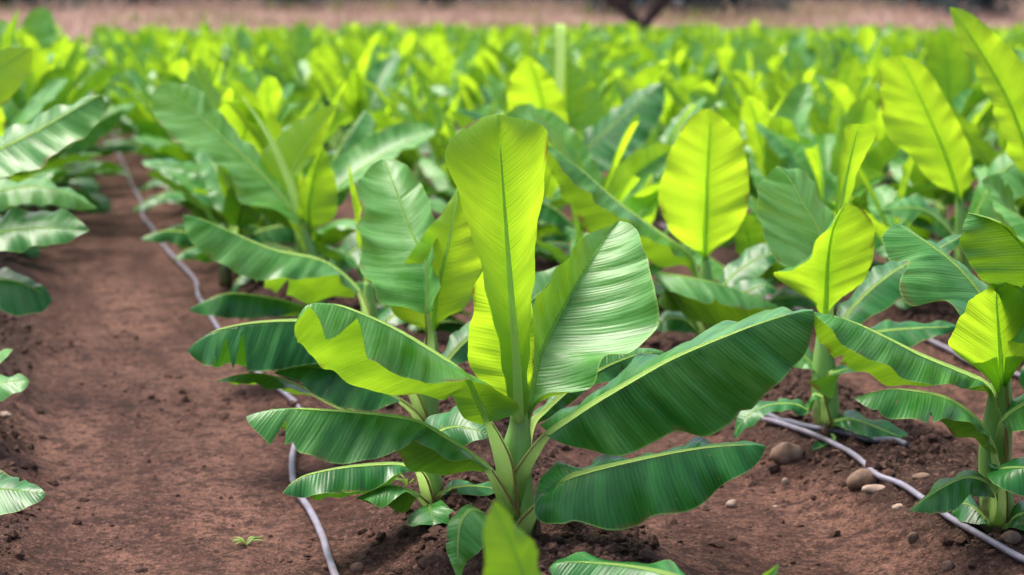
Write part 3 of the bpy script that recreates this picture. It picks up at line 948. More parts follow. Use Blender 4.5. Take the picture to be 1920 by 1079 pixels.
P.leaf([(1872, 640, .1), (1850, 570, .14), (1800, 505, .12), (1745, 460, .1), (1690, 425, .1), (1676, 419, .1)],
       [(1860, 640, .04), (1800, 604, .02), (1762, 568, .02), (1703, 576, -.02), (1678, 540, -.02), (1705, 490, .04), (1671, 488, .05), (1651, 452, .07), (1674, 420, .1)],
       [(1880, 630, .16), (1864, 560, .22), (1820, 510, .22), (1760, 470, .2), (1720, 440, .16), (1680, 418, .1)], 'top', (.1, .1), .45, 56, 12,
       [(1874, 780, 0, .02), (1877, 700, .05, .013), (1872, 640, .1, .010)], (.010, .0015), .003, .006, lean=.15)
P.leaf([(1884, 640, -.05), (1905, 560, -.1), (1940, 500, -.16), (1890, 430, -.2), (1850, 408, -.22), (1816, 400, -.22)],
       [(1890, 640, -.1), (1960, 640, -.2), (2040, 560, -.28), (2010, 480, -.3), (1925, 440, -.28), (1817, 399, -.22)],
       [(1880, 600, -.1), (1870, 552, -.14), (1842, 528, -.18), (1806, 478, -.22), (1800, 438, -.24), (1815, 401, -.22)], 'top', (.08, .08), .45, 56, 12,
       [(1876, 800, -.01, .022), (1880, 710, -.03, .014), (1884, 640, -.05, .010)], (.010, .0015))
P.leaf([(1874, 780, .02), (1876, 690, .02), (1872, 620, .03), (1868, 560, .05), (1872, 520, .06)],
       [(1866, 668, .0), (1815, 676, -.03), (1776, 640, -.03), (1800, 596, .0), (1838, 545, .03), (1868, 522, .06)],
       [(1884, 668, .02), (1925, 660, .0), (1952, 610, .0), (1940, 560, .03), (1876, 522, .06)], 'under', (.06, .06), .05, 50, 10, None, (.011, .0015))
P.leaf([(1862, 925, -.1), (1846, 902, -.15), (1810, 895, -.2), (1770, 912, -.25), (1735, 935, -.28), (1705, 957, -.28)],
       [(1864, 935, -.14), (1840, 932, -.2), (1814, 932, -.25), (1790, 958, -.3), (1750, 962, -.31), (1706, 960, -.28)],
       [(1858, 922, -.04), (1838, 895, -.07), (1800, 890, -.12), (1765, 905, -.18), (1707, 955, -.28)], 'top', (.12, .1), .85, 46, 10,
       [(1868, 985, -.03, .024), (1866, 955, -.07, .015), (1862, 925, -.1, .009)], (.008, .001))
P.leaf([(1880, 905, -.14), (1875, 885, -.2), (1885, 878, -.24), (1930, 878, -.28), (2000, 900, -.3)],
       [(1878, 915, -.16), (1852, 890, -.24), (1870, 915, -.3), (1930, 928, -.32), (2000, 905, -.3)],
       [(1884, 895, -.1), (1850, 880, -.16), (1890, 868, -.18), (1930, 868, -.2), (2000, 895, -.29)], 'top', (.1, .1), .9, 36, 10,
       [(1874, 980, -.05, .022), (1880, 940, -.1, .014), (1880, 905, -.14, .010)], (.008, .001))
P.leaf([(1880, 790, -.05), (1900, 770, -.1), (1960, 740, -.16), (2040, 740, -.2)], [(1884, 800, -.1), (1905, 815, -.18), (1960, 800, -.24), (2038, 745, -.2)],
       [(1878, 780, 0), (1900, 755, 0), (1960, 715, -.05), (2038, 736, -.18)], 'top', (.1, .1), .8, 36, 8, [(1872, 880, -.02, .026), (1874, 830, -.03, .018), (1880, 790, -.05, .010)])
P.leaf([(1850, 975, -.05), (1825, 950, .0), (1800, 945, .04), (1785, 965, .05)], [(1850, 985, -.08), (1830, 985, -.05), (1805, 980, .0), (1787, 970, .05)],
       [(1848, 965, 0), (1825, 935, .06), (1800, 930, .1), (1785, 955, .07)], 'top', (.1, .1), .95, 30, 8, [(1868, 990, 0, .016), (1860, 985, -.03, .010), (1850, 975, -.05, .007)], (.006, .001))
P.leaf([(1890, 985, -.08), (1910, 965, -.12), (1950, 960, -.14), (1990, 980, -.15)], [(1890, 990, -.1), (1910, 992, -.16), (1950, 995, -.18), (1988, 984, -.15)],
       [(1888, 978, -.04), (1910, 950, -.05), (1950, 942, -.06), (1988, 975, -.14)], 'top', (.1, .1), .95, 30, 8, [(1876, 992, -.02, .016), (1882, 990, -.05, .010), (1890, 985, -.08, .007)], (.006, .001))

# --- right-hand row, second
P = Plant(1551, 812, 'banana plant with a dark lower stem where two hoses cross and a folded yellow leaf')
DONE.append(P.B)
P.stem([(1551, 805), (1549, 760), (1546, 700), (1545, 640), (1547, 590)], [.050, .047, .044, .028, .014])
P.leaf([(1548, 600, .0), (1549, 560, -.01), (1553, 480, -.01), (1565, 420, .0), (1586, 382, .02)],
       [(1556, 570, .02), (1600, 548, .0), (1630, 500, .0), (1640, 435, .01), (1622, 398, .02), (1590, 380, .02)],
       [(1540, 572, -.05), (1505, 553, -.14), (1470, 522, -.2), (1500, 510, -.2), (1530, 480, -.14), (1560, 425, -.06), (1584, 382, .02)], 'under', (.06, -.3), .05, 56, 10,
       None, (.011, .0015))
P.leaf([(1572, 420, .0), (1580, 370, .0), (1590, 320, .0), (1600, 275, .01), (1612, 232, .02)],
       [(1570, 400, .02), (1570, 370, .03), (1574, 320, .03), (1580, 275, .04), (1584, 240, .04), (1590, 230, .04)],
       [(1580, 400, .02), (1592, 370, .03), (1604, 325, .03), (1620, 290, .04), (1638, 250, .05), (1636, 230, .05)], 'under', (.3, .3), .05, 40, 10, None, (.009, .001),
       .001, .002, label='half rolled upright young leaf')
P.leaf([(1556, 600, .08), (1560, 520, .1), (1545, 450, .05), (1505, 380, .0), (1480, 335, -.02), (1456, 312, -.02)],
       [(1548, 560, .02), (1520, 520, -.05), (1470, 490, -.1), (1442, 459, -.12), (1428, 400, -.12), (1420, 353, -.1), (1454, 312, -.02)],
       [(1562, 560, .12), (1568, 480, .14), (1562, 420, .1), (1530, 360, .08), (1500, 325, .05), (1460, 310, -.02)], 'top', (-.08, .1), .36, 56, 10,
       [(1547, 700, .0, .02), (1550, 650, .04, .014), (1556, 600, .08, .011)], (.011, .0015), .004, .01, lean=.38)
P.leaf([(1540, 745, -.08), (1526, 740, -.1), (1518, 768, -.13), (1490, 758, -.18), (1440, 760, -.22), (1395, 785, -.25), (1376, 822, -.26)],
       [(1540, 750, -.12), (1526, 752, -.15), (1516, 776, -.18), (1488, 772, -.23), (1445, 778, -.27), (1405, 800, -.28), (1380, 826, -.26)],
       [(1538, 740, -.04), (1524, 735, -.04), (1512, 762, -.06), (1490, 750, -.1), (1435, 752, -.16), (1388, 775, -.22), (1374, 820, -.26)], 'top', (.1, .1), .8, 46, 8,
       [(1550, 800, -.02, .022), (1546, 770, -.06, .014), (1540, 745, -.08, .009)], (.007, .001))
P.leaf([(1566, 790, -.06), (1590, 785, -.1), (1620, 792, -.13), (1670, 812, -.15), (1725, 834, -.16)],
       [(1566, 798, -.08), (1590, 805, -.14), (1620, 822, -.17), (1665, 838, -.18), (1724, 836, -.16)],
       [(1566, 784, -.02), (1590, 776, -.02), (1630, 784, -.06), (1680, 803, -.1), (1724, 832, -.16)], 'top', (.1, .1), .95, 40, 8,
       [(1556, 808, -.02, .018), (1560, 798, -.04, .012), (1566, 790, -.06, .008)], (.007, .001))
P.leaf([(1558, 700, -.06), (1575, 695, -.1), (1600, 690, -.14), (1615, 697, -.17)], [(1556, 715, -.08), (1560, 745, -.14), (1530, 730, -.18), (1512, 722, -.2)],
       [(1560, 695, -.02), (1580, 685, -.04), (1605, 686, -.1), (1615, 695, -.17)], 'top', (.1, .1), .8, 36, 8, [(1550, 760, -.02, .022), (1552, 730, -.04, .014), (1558, 700, -.06, .009)], (.007, .001))
P.leaf([(1560, 640, .06), (1600, 575, .14), (1660, 520, .22), (1730, 480, .3), (1810, 440, .36)], [(1566, 650, .02), (1610, 610, .08), (1670, 575, .14), (1740, 520, .22), (1808, 446, .36)],
       [(1556, 630, .1), (1590, 560, .2), (1650, 500, .3), (1720, 465, .38), (1805, 436, .38)], 'top', (.1, .1), .9, 46, 8, [(1548, 740, .01, .022), (1552, 690, .03, .015), (1560, 640, .06, .010)])
P.leaf([(1560, 660, -.02), (1600, 632, .0), (1680, 618, .03), (1800, 612, .06)], [(1562, 670, -.06), (1605, 660, -.06), (1690, 655, -.04), (1798, 618, .06)],
       [(1558, 650, .02), (1600, 620, .06), (1680, 606, .1), (1798, 608, .08)], 'top', (.1, .1), .9, 40, 8, [(1550, 740, 0, .02), (1553, 700, -.01, .014), (1560, 660, -.02, .010)])
P.leaf([(1535, 700, .0), (1500, 660, .05), (1470, 650, .08), (1420, 670, .08)], [(1538, 710, -.04), (1505, 690, 0), (1470, 685, .02), (1422, 675, .07)],
       [(1532, 690, .06), (1495, 642, .12), (1460, 630, .15), (1420, 665, .1)], 'top', (.1, .1), .5, 36, 8, [(1548, 770, 0, .022), (1545, 735, 0, .014), (1535, 700, 0, .010)])
P.leaf([(1560, 815, -.1), (1565, 822, -.14), (1545, 835, -.16), (1522, 845, -.17)], [(1560, 820, -.12), (1570, 835, -.16), (1550, 852, -.18), (1524, 852, -.17)],
       [(1556, 812, -.08), (1556, 818, -.1), (1540, 826, -.12), (1522, 840, -.16)], 'top', (.1, .1), .9, 26, 8, None, (.005, .001))

# --- right-hand row, third
P = Plant(1326, 652, 'banana plant with a tall oval yellow backlit leaf, right of the middle plant')
DONE.append(P.B)
P.stem([(1326, 645), (1325, 600), (1326, 560), (1324, 510), (1321, 470)], [.050, .047, .042, .026, .013])
P.leaf([(1322, 500, .0), (1321, 466, .0), (1324, 390, .0), (1327, 310, .0), (1331, 240, .02), (1328, 204, .04)],
       [(1316, 470, .0), (1290, 462, -.02), (1254, 430, -.04), (1234, 373, -.04), (1242, 325, -.03), (1266, 262, .0), (1288, 226, .02), (1322, 199, .04)],
       [(1330, 468, .0), (1355, 458, -.02), (1384, 430, -.03), (1404, 378, -.04), (1400, 305, -.02), (1388, 255, .0), (1360, 224, .02), (1332, 202, .04)], 'under', (.05, .05), .0, 60, 12,
       None, (.012, .0015), .003, .008, label='broad oval yellow leaf lit from behind with nibbled right margin', nb=((.78, .02, .05), (.7, .015, .06), (.85, .015, .08)))
P.leaf([(1308, 520, -.06), (1292, 478, -.1), (1230, 432, -.16), (1157, 378, -.22), (1109, 335, -.26), (1060, 295, -.28), (1018, 266, -.28)],
       [(1306, 528, -.1), (1288, 492, -.16), (1235, 460, -.24), (1170, 420, -.3), (1115, 378, -.32), (1060, 325, -.32), (1020, 275, -.28)],
       [(1300, 520, .0), (1283, 498, .02), (1230, 505, .02), (1170, 470, .0), (1100, 436, -.04), (1042, 345, -.16), (1018, 275, -.27)], 'top', (.12, -.1), .4, 60, 10,
       [(1324, 630, -.02, .03), (1318, 570, -.04, .02), (1308, 520, -.06, .012)], (.012, .0015), .004, .01)
P.leaf([(1300, 580, -.1), (1270, 520, -.16), (1225, 512, -.24), (1290, 520, -.3), (1374, 540, -.34), (1462, 576, -.36)],
       [(1305, 590, -.15), (1265, 545, -.24), (1250, 545, -.32), (1300, 562, -.38), (1380, 578, -.4), (1460, 580, -.36)],
       [(1296, 590, -.04), (1240, 560, -.06), (1240, 575, -.12), (1302, 604, -.18), (1374, 620, -.24), (1440, 600, -.32), (1461, 580, -.36)], 'top', (.1, -.1), .55, 60, 10,
       [(1324, 640, -.03, .026), (1315, 610, -.07, .016), (1300, 580, -.1, .010)], (.009, .001))
P.leaf([(1345, 560, .0), (1370, 520, .05), (1420, 485, .1), (1470, 470, .12)], [(1348, 570, -.04), (1380, 545, -.02), (1430, 515, .03), (1468, 474, .12)],
       [(1340, 550, .05), (1362, 505, .12), (1410, 465, .18), (1466, 466, .14)], 'top', (.1, .1), .85, 40, 8, [(1328, 620, 0, .028), (1334, 590, 0, .018), (1345, 560, 0, .010)])
P.leaf([(1345, 600, -.05), (1380, 560, -.08), (1430, 535, -.1), (1458, 545, -.1)], [(1348, 608, -.1), (1385, 590, -.16), (1430, 560, -.16), (1457, 549, -.1)],
       [(1340, 592, 0), (1375, 545, 0), (1425, 522, -.04), (1456, 540, -.1)], 'top', (.1, .1), .85, 36, 8, [(1330, 640, 0, .022), (1336, 620, -.03, .014), (1345, 600, -.05, .009)])
P.leaf([(1310, 625, -.04), (1285, 600, -.06), (1250, 598, -.08), (1225, 615, -.1)], [(1312, 632, -.08), (1288, 622, -.12), (1252, 625, -.14), (1226, 618, -.1)],
       [(1306, 618, .02), (1282, 588, .0), (1250, 582, -.02), (1225, 610, -.09)], 'top', (.1, .1), .8, 36, 8, [(1324, 648, 0, .02), (1318, 640, -.02, .013), (1310, 625, -.04, .008)])

# --- third row from the path, right
P = Plant(1806, 590, 'banana plant with a large leaning yellow oval leaf near the right edge')
DONE.append(P.B)
P.stem([(1806, 585), (1806, 520), (1805, 440), (1798, 370)], [.048, .044, .036, .016])
P.leaf([(1799, 390, .0), (1790, 345, .0), (1770, 285, -.01), (1740, 215, -.01), (1712, 155, .0), (1686, 104, .02)],
       [(1792, 362, -.02), (1765, 352, -.04), (1734, 330, -.05), (1703, 289, -.05), (1664, 256, -.05), (1652, 200, -.04), (1648, 140, -.02), (1655, 112, .0), (1682, 102, .02)],
       [(1806, 358, -.02), (1820, 345, -.03), (1820, 285, -.03), (1800, 235, -.03), (1774, 187, -.02), (1750, 145, .0), (1722, 115, .01), (1690, 103, .02)], 'under', (.06, .06), .0, 60, 10,
       None, (.012, .0015), .003, .008)
P.leaf([(1812, 440, .0), (1840, 380, -.05), (1870, 330, -.08), (1920, 300, -.1), (1980, 300, -.1)], [(1815, 450, -.05), (1850, 420, -.12), (1890, 385, -.16), (1930, 360, -.16), (1978, 306, -.1)],
       [(1808, 430, .05), (1832, 360, .02), (1862, 305, 0), (1920, 275, -.03), (1978, 294, -.1)], 'top', (.1, .1), .55, 46, 8, [(1806, 540, 0, .028), (1807, 490, 0, .016), (1812, 440, 0, .011)])
P.leaf([(1795, 460, -.05), (1770, 420, -.1), (1720, 390, -.16), (1650, 395, -.2)], [(1796, 470, -.1), (1770, 450, -.16), (1720, 425, -.22), (1652, 400, -.2)],
       [(1790, 452, .0), (1762, 405, -.02), (1715, 370, -.06), (1652, 390, -.18)], 'top', (.1, .1), .7, 46, 8, [(1804, 560, 0, .028), (1802, 510, -.02, .016), (1795, 460, -.05, .010)])
P.leaf([(1796, 500, -.05), (1760, 470, -.1), (1700, 460, -.14), (1640, 475, -.16)], [(1798, 510, -.1), (1762, 495, -.16), (1700, 490, -.2), (1642, 480, -.16)],
       [(1790, 494, 0), (1755, 455, -.02), (1700, 440, -.06), (1642, 470, -.15)], 'top', (.1, .1), .9, 40, 8, [(1805, 575, 0, .024), (1802, 535, -.02, .014), (1796, 500, -.05, .009)])

P = Plant(1960, 640, 'tall banana plant whose high pointed leaf rises at the top right corner')
DONE.append(P.B)
P.stem([(1960, 630), (1958, 540), (1955, 440), (1945, 350)], [.055, .050, .038, .016])
P.leaf([(1946, 370, .0), (1930, 300, -.02), (1895, 200, -.04), (1850, 115, -.04), (1805, 45, -.02), (1781, 14, 0)],
       [(1935, 350, -.04), (1890, 290, -.1), (1862, 210, -.12), (1825, 130, -.1), (1795, 70, -.06), (1779, 18, 0)],
       [(1955, 345, -.02), (1985, 290, -.04), (1970, 200, -.05), (1918, 118, -.04), (1860, 58, -.02), (1815, 22, 0), (1784, 13, 0)], 'under', (.1, .1), .12, 60, 10, None, (.012, .0015), .003, .008)
P.leaf([(1940, 450, -.05), (1900, 400, -.1), (1870, 360, -.16), (1840, 340, -.2)], [(1942, 460, -.1), (1905, 430, -.2), (1880, 390, -.25), (1842, 345, -.2)],
       [(1936, 440, 0), (1900, 380, -.03), (1875, 330, -.08), (1842, 334, -.18)], 'top', (.1, .1), .6, 40, 8, [(1958, 600, 0, .03), (1954, 520, -.02, .018), (1940, 450, -.05, .010)])
P.leaf([(1970, 420, .05), (1990, 330, .1), (2040, 260, .12), (2080, 210, .14)], [(1972, 430, .02), (2010, 350, .04), (2060, 290, .08), (2082, 214, .14)],
       [(1965, 410, .1), (1970, 320, .16), (2010, 240, .2), (2076, 206, .15)], 'top', (.1, .1), .5, 36, 8, [(1960, 600, 0, .03), (1962, 500, .02, .018), (1970, 420, .05, .010)])

# --- plant behind, top middle
P = Plant(1022, 440, 'blurred banana plant with an upright yellow leaf and thin rolled leaf above the middle plant')
DONE.append(P.B)
P.stem([(1022, 430), (1022, 360), (1025, 290), (1030, 240)], [.055, .05, .04, .016])
P.leaf([(1030, 270, .0), (1022, 220, .0), (1008, 160, .0), (990, 104, .02)], [(1020, 275, -.02), (985, 262, -.05), (955, 215, -.05), (955, 150, -.02), (986, 106, .02)],
       [(1038, 275, -.02), (1065, 250, -.05), (1058, 190, -.04), (1030, 140, .0), (994, 106, .02)], 'under', (.06, .06), .05, 46, 8, None, (.012, .002))
P.spear([(1040, 300, .1), (1045, 230, .1), (1047, 180, .1), (1050, 110, .1), (1051, 45, .1)], [.02, .028, .030, .034, .034])
P.leaf([(1048, 300, .15), (1060, 230, .2), (1064, 160, .22), (1062, 112, .24)], [(1050, 290, .1), (1050, 230, .12), (1052, 160, .18), (1060, 114, .24)],
       [(1056, 300, .1), (1110, 260, .05), (1132, 210, .08), (1110, 150, .15), (1066, 112, .24)], 'top', (-.1, -.1), .3, 46, 8, None, (.012, .002))
P.leaf([(1055, 330, .0), (1100, 280, -.06), (1160, 225, -.12), (1215, 175, -.16), (1244, 158, -.18)], [(1060, 340, -.1), (1120, 330, -.22), (1190, 290, -.28), (1240, 220, -.26), (1248, 165, -.18)],
       [(1050, 320, .05), (1085, 262, .05), (1150, 208, .02), (1210, 165, -.08), (1242, 156, -.18)], 'top', (.1, .1), .95, 50, 8, [(1024, 420, 0, .035), (1034, 375, 0, .02), (1055, 330, 0, .012)])
P.leaf([(1000, 330, .0), (950, 280, -.05), (900, 230, -.1), (850, 210, -.15)], [(1000, 340, -.05), (950, 310, -.14), (900, 270, -.2), (852, 214, -.15)],
       [(995, 320, .06), (940, 262, .03), (895, 212, -.02), (852, 206, -.13)], 'top', (.1, .1), .7, 46, 8, [(1020, 420, 0, .035), (1014, 375, 0, .02), (1000, 330, 0, .012)])

# --- plant in front, below the frame
P = Plant(1265, 1330, 'nearest banana plant, only blurred leaf tips in frame at the bottom centre')
DONE.append(P.B)
P.stem([(1265, 1320), (1262, 1250), (1258, 1180)], [.045, .042, .02])
P.leaf([(1130, 1290, -.25), (1060, 1240, -.45), (1005, 1140, -.55), (962, 1025, -.60), (926, 938, -.62)],
       [(1120, 1310, -.3), (1000, 1270, -.50), (925, 1150, -.62), (905, 1055, -.66), (903, 985, -.66), (922, 940, -.62)],
       [(1130, 1260, -.2), (1075, 1190, -.38), (1014, 1095, -.50), (988, 1012, -.56), (955, 962, -.60), (930, 939, -.62)], 'under', (.12, .12), .42, 50, 8,
       [(1262, 1320, 0, .025), (1200, 1300, -.12, .016), (1130, 1290, -.25, .011)], (.009, .001), lean=-.05, label='blurred pale leaf standing closest to the lens')
P.leaf([(1340, 1120, .25), (1300, 1095, .35), (1240, 1072, .45), (1150, 1058, .5), (1060, 1054, .5), (1030, 1066, .5)],
       [(1340, 1140, .22), (1300, 1150, .3), (1240, 1140, .38), (1150, 1130, .42), (1060, 1110, .45), (1031, 1072, .5)],
       [(1338, 1110, .3), (1300, 1082, .4), (1240, 1062, .5), (1150, 1050, .56), (1060, 1047, .56), (1031, 1060, .51)], 'top', (.12, .1), .9, 50, 8,
       [(1265, 1300, .0, .024), (1310, 1180, .15, .016), (1340, 1120, .25, .010)])
P.leaf([(1330, 1250, .1), (1390, 1150, .15), (1430, 1090, .18), (1460, 1058, .2)], [(1325, 1240, .1), (1375, 1140, .12), (1420, 1085, .16), (1458, 1058, .2)],
       [(1345, 1260, .12), (1415, 1160, .16), (1445, 1095, .19), (1463, 1060, .2)], 'top', (.1, .1), .3, 30, 6, [(1268, 1310, 0, .022), (1290, 1290, .05, .014), (1330, 1250, .1, .009)])

# --- row left of the path
P = Plant(-390, 1010, 'banana plant left of the path, only one low leaf tip in frame at bottom left')
DONE.append(P.B)
P.stem([(-390, 1000), (-388, 900), (-385, 800)], [.05, .045, .02])
P.leaf([(-180, 950, -.1), (-120, 925, -.12), (-60, 918, -.14), (0, 917, -.16), (50, 922, -.17), (86, 927, -.18)],
       [(-180, 965, -.15), (-120, 975, -.2), (-60, 985, -.23), (0, 970, -.24), (60, 952, -.22), (86, 932, -.18)],
       [(-180, 940, -.05), (-120, 905, -.04), (-60, 888, -.06), (0, 889, -.08), (60, 905, -.13), (85, 922, -.18)], 'top', (.1, .1), .85, 46, 8,
       [(-385, 960, 0, .025), (-300, 950, -.05, .015), (-180, 950, -.1, .009)], (.008, .001))
P = Plant(-285, 812, 'banana plant left of the path, small leaf tips showing halfway down the left edge')
DONE.append(P.B)
P.stem([(-285, 805), (-284, 720), (-280, 640)], [.05, .045, .02])
P.leaf([(-120, 740, -.1), (-60, 725, -.14), (0, 717, -.17), (30, 714, -.18), (55, 714, -.19)], [(-120, 755, -.15), (-60, 765, -.2), (0, 750, -.23), (40, 738, -.22), (56, 718, -.19)],
       [(-120, 735, -.05), (-60, 712, -.06), (0, 703, -.1), (35, 703, -.15), (54, 711, -.19)], 'top', (.1, .1), .7, 40, 8, [(-284, 780, 0, .025), (-200, 750, -.05, .015), (-120, 740, -.1, .009)], (.008, .001))
P.leaf([(-150, 690, .0), (-80, 690, .0), (-20, 678, .0), (10, 664, .0), (24, 655, .0)], [(-150, 700, -.04), (-80, 712, -.06), (-20, 700, -.04), (8, 680, -.02), (24, 658, 0)],
       [(-150, 680, .04), (-80, 670, .06), (-20, 662, .06), (5, 656, .03), (22, 654, 0)], 'top', (.1, .1), .4, 40, 8, [(-284, 740, 0, .025), (-220, 700, 0, .015), (-150, 690, 0, .009)], (.008, .001))
P = Plant(-215, 690, 'banana plant left of the path with dark layered leaves low at the left edge')
DONE.append(P.B)
P.stem([(-215, 680), (-214, 600), (-210, 520)], [.05, .045, .02])
P.leaf([(-80, 545, -.1), (-20, 525, -.14), (30, 528, -.17), (70, 545, -.18), (98, 562, -.18)], [(-80, 565, -.15), (-20, 575, -.22), (30, 592, -.24), (75, 588, -.22), (97, 568, -.18)],
       [(-80, 535, -.04), (-20, 508, -.05), (30, 512, -.1), (75, 535, -.15), (98, 558, -.18)], 'top', (.1, .1), .9, 40, 8, [(-214, 640, 0, .025), (-150, 570, -.05, .015), (-80, 545, -.1, .009)], (.008, .001))
P.leaf([(-90, 470, -.1), (-20, 440, -.14), (60, 428, -.18), (120, 430, -.2), (168, 432, -.2)], [(-90, 490, -.15), (-20, 480, -.22), (60, 466, -.25), (120, 456, -.24), (168, 436, -.2)],
       [(-90, 460, -.04), (-20, 415, -.04), (60, 395, -.08), (130, 402, -.14), (166, 428, -.2)], 'top', (.12, .12), .6, 46, 10, [(-214, 600, 0, .028), (-160, 510, -.05, .016), (-90, 470, -.1, .010)], (.009, .001), .004, .012)
P.leaf([(-120, 360, .0), (-40, 300, .0), (60, 250, .0), (140, 205, .0), (188, 178, .02)], [(-120, 380, -.06), (-40, 345, -.12), (50, 318, -.14), (120, 278, -.1), (180, 235, -.04), (200, 195, .02)],
       [(-125, 345, .06), (-50, 275, .1), (60, 226, .08), (140, 190, .04), (186, 175, .02)], 'top', (-.08, .1), .55, 56, 10, [(-212, 560, 0, .03), (-180, 440, 0, .018), (-120, 360, 0, .012)], (.011, .0015), .004, .01)
P = Plant(-172, 600, 'banana plant left of the path with a waxy drooping leaf reaching over the bare soil')
DONE.append(P.B)
P.stem([(-172, 590), (-172, 520), (-168, 420)], [.05, .045, .02])
P.leaf([(-60, 380, -.1), (0, 358, -.14), (66, 350, -.18), (128, 364, -.2), (182, 390, -.2)], [(-60, 400, -.15), (0, 392, -.22), (70, 385, -.25), (130, 392, -.24), (180, 394, -.2)],
       [(-60, 370, -.02), (0, 342, -.04), (70, 340, -.08), (130, 356, -.14), (180, 386, -.2)], 'top', (.12, .12), .5, 46, 10, [(-170, 520, 0, .028), (-120, 420, -.05, .016), (-60, 380, -.1, .010)], (.009, .001), .004, .012)
P.leaf([(-170, 350, .0), (-120, 250, .0), (-60, 180, .0), (10, 120, .0), (60, 90, .0)], [(-160, 360, -.05), (-90, 290, -.1), (-20, 225, -.1), (50, 150, -.06), (64, 95, 0)],
       [(-176, 340, .05), (-150, 240, .08), (-90, 150, .08), (0, 95, .05), (56, 88, 0)], 'under', (.1, .1), .1, 46, 8, [(-170, 480, 0, .028), (-172, 410, 0, .016), (-170, 350, 0, .011)], (.010, .001))


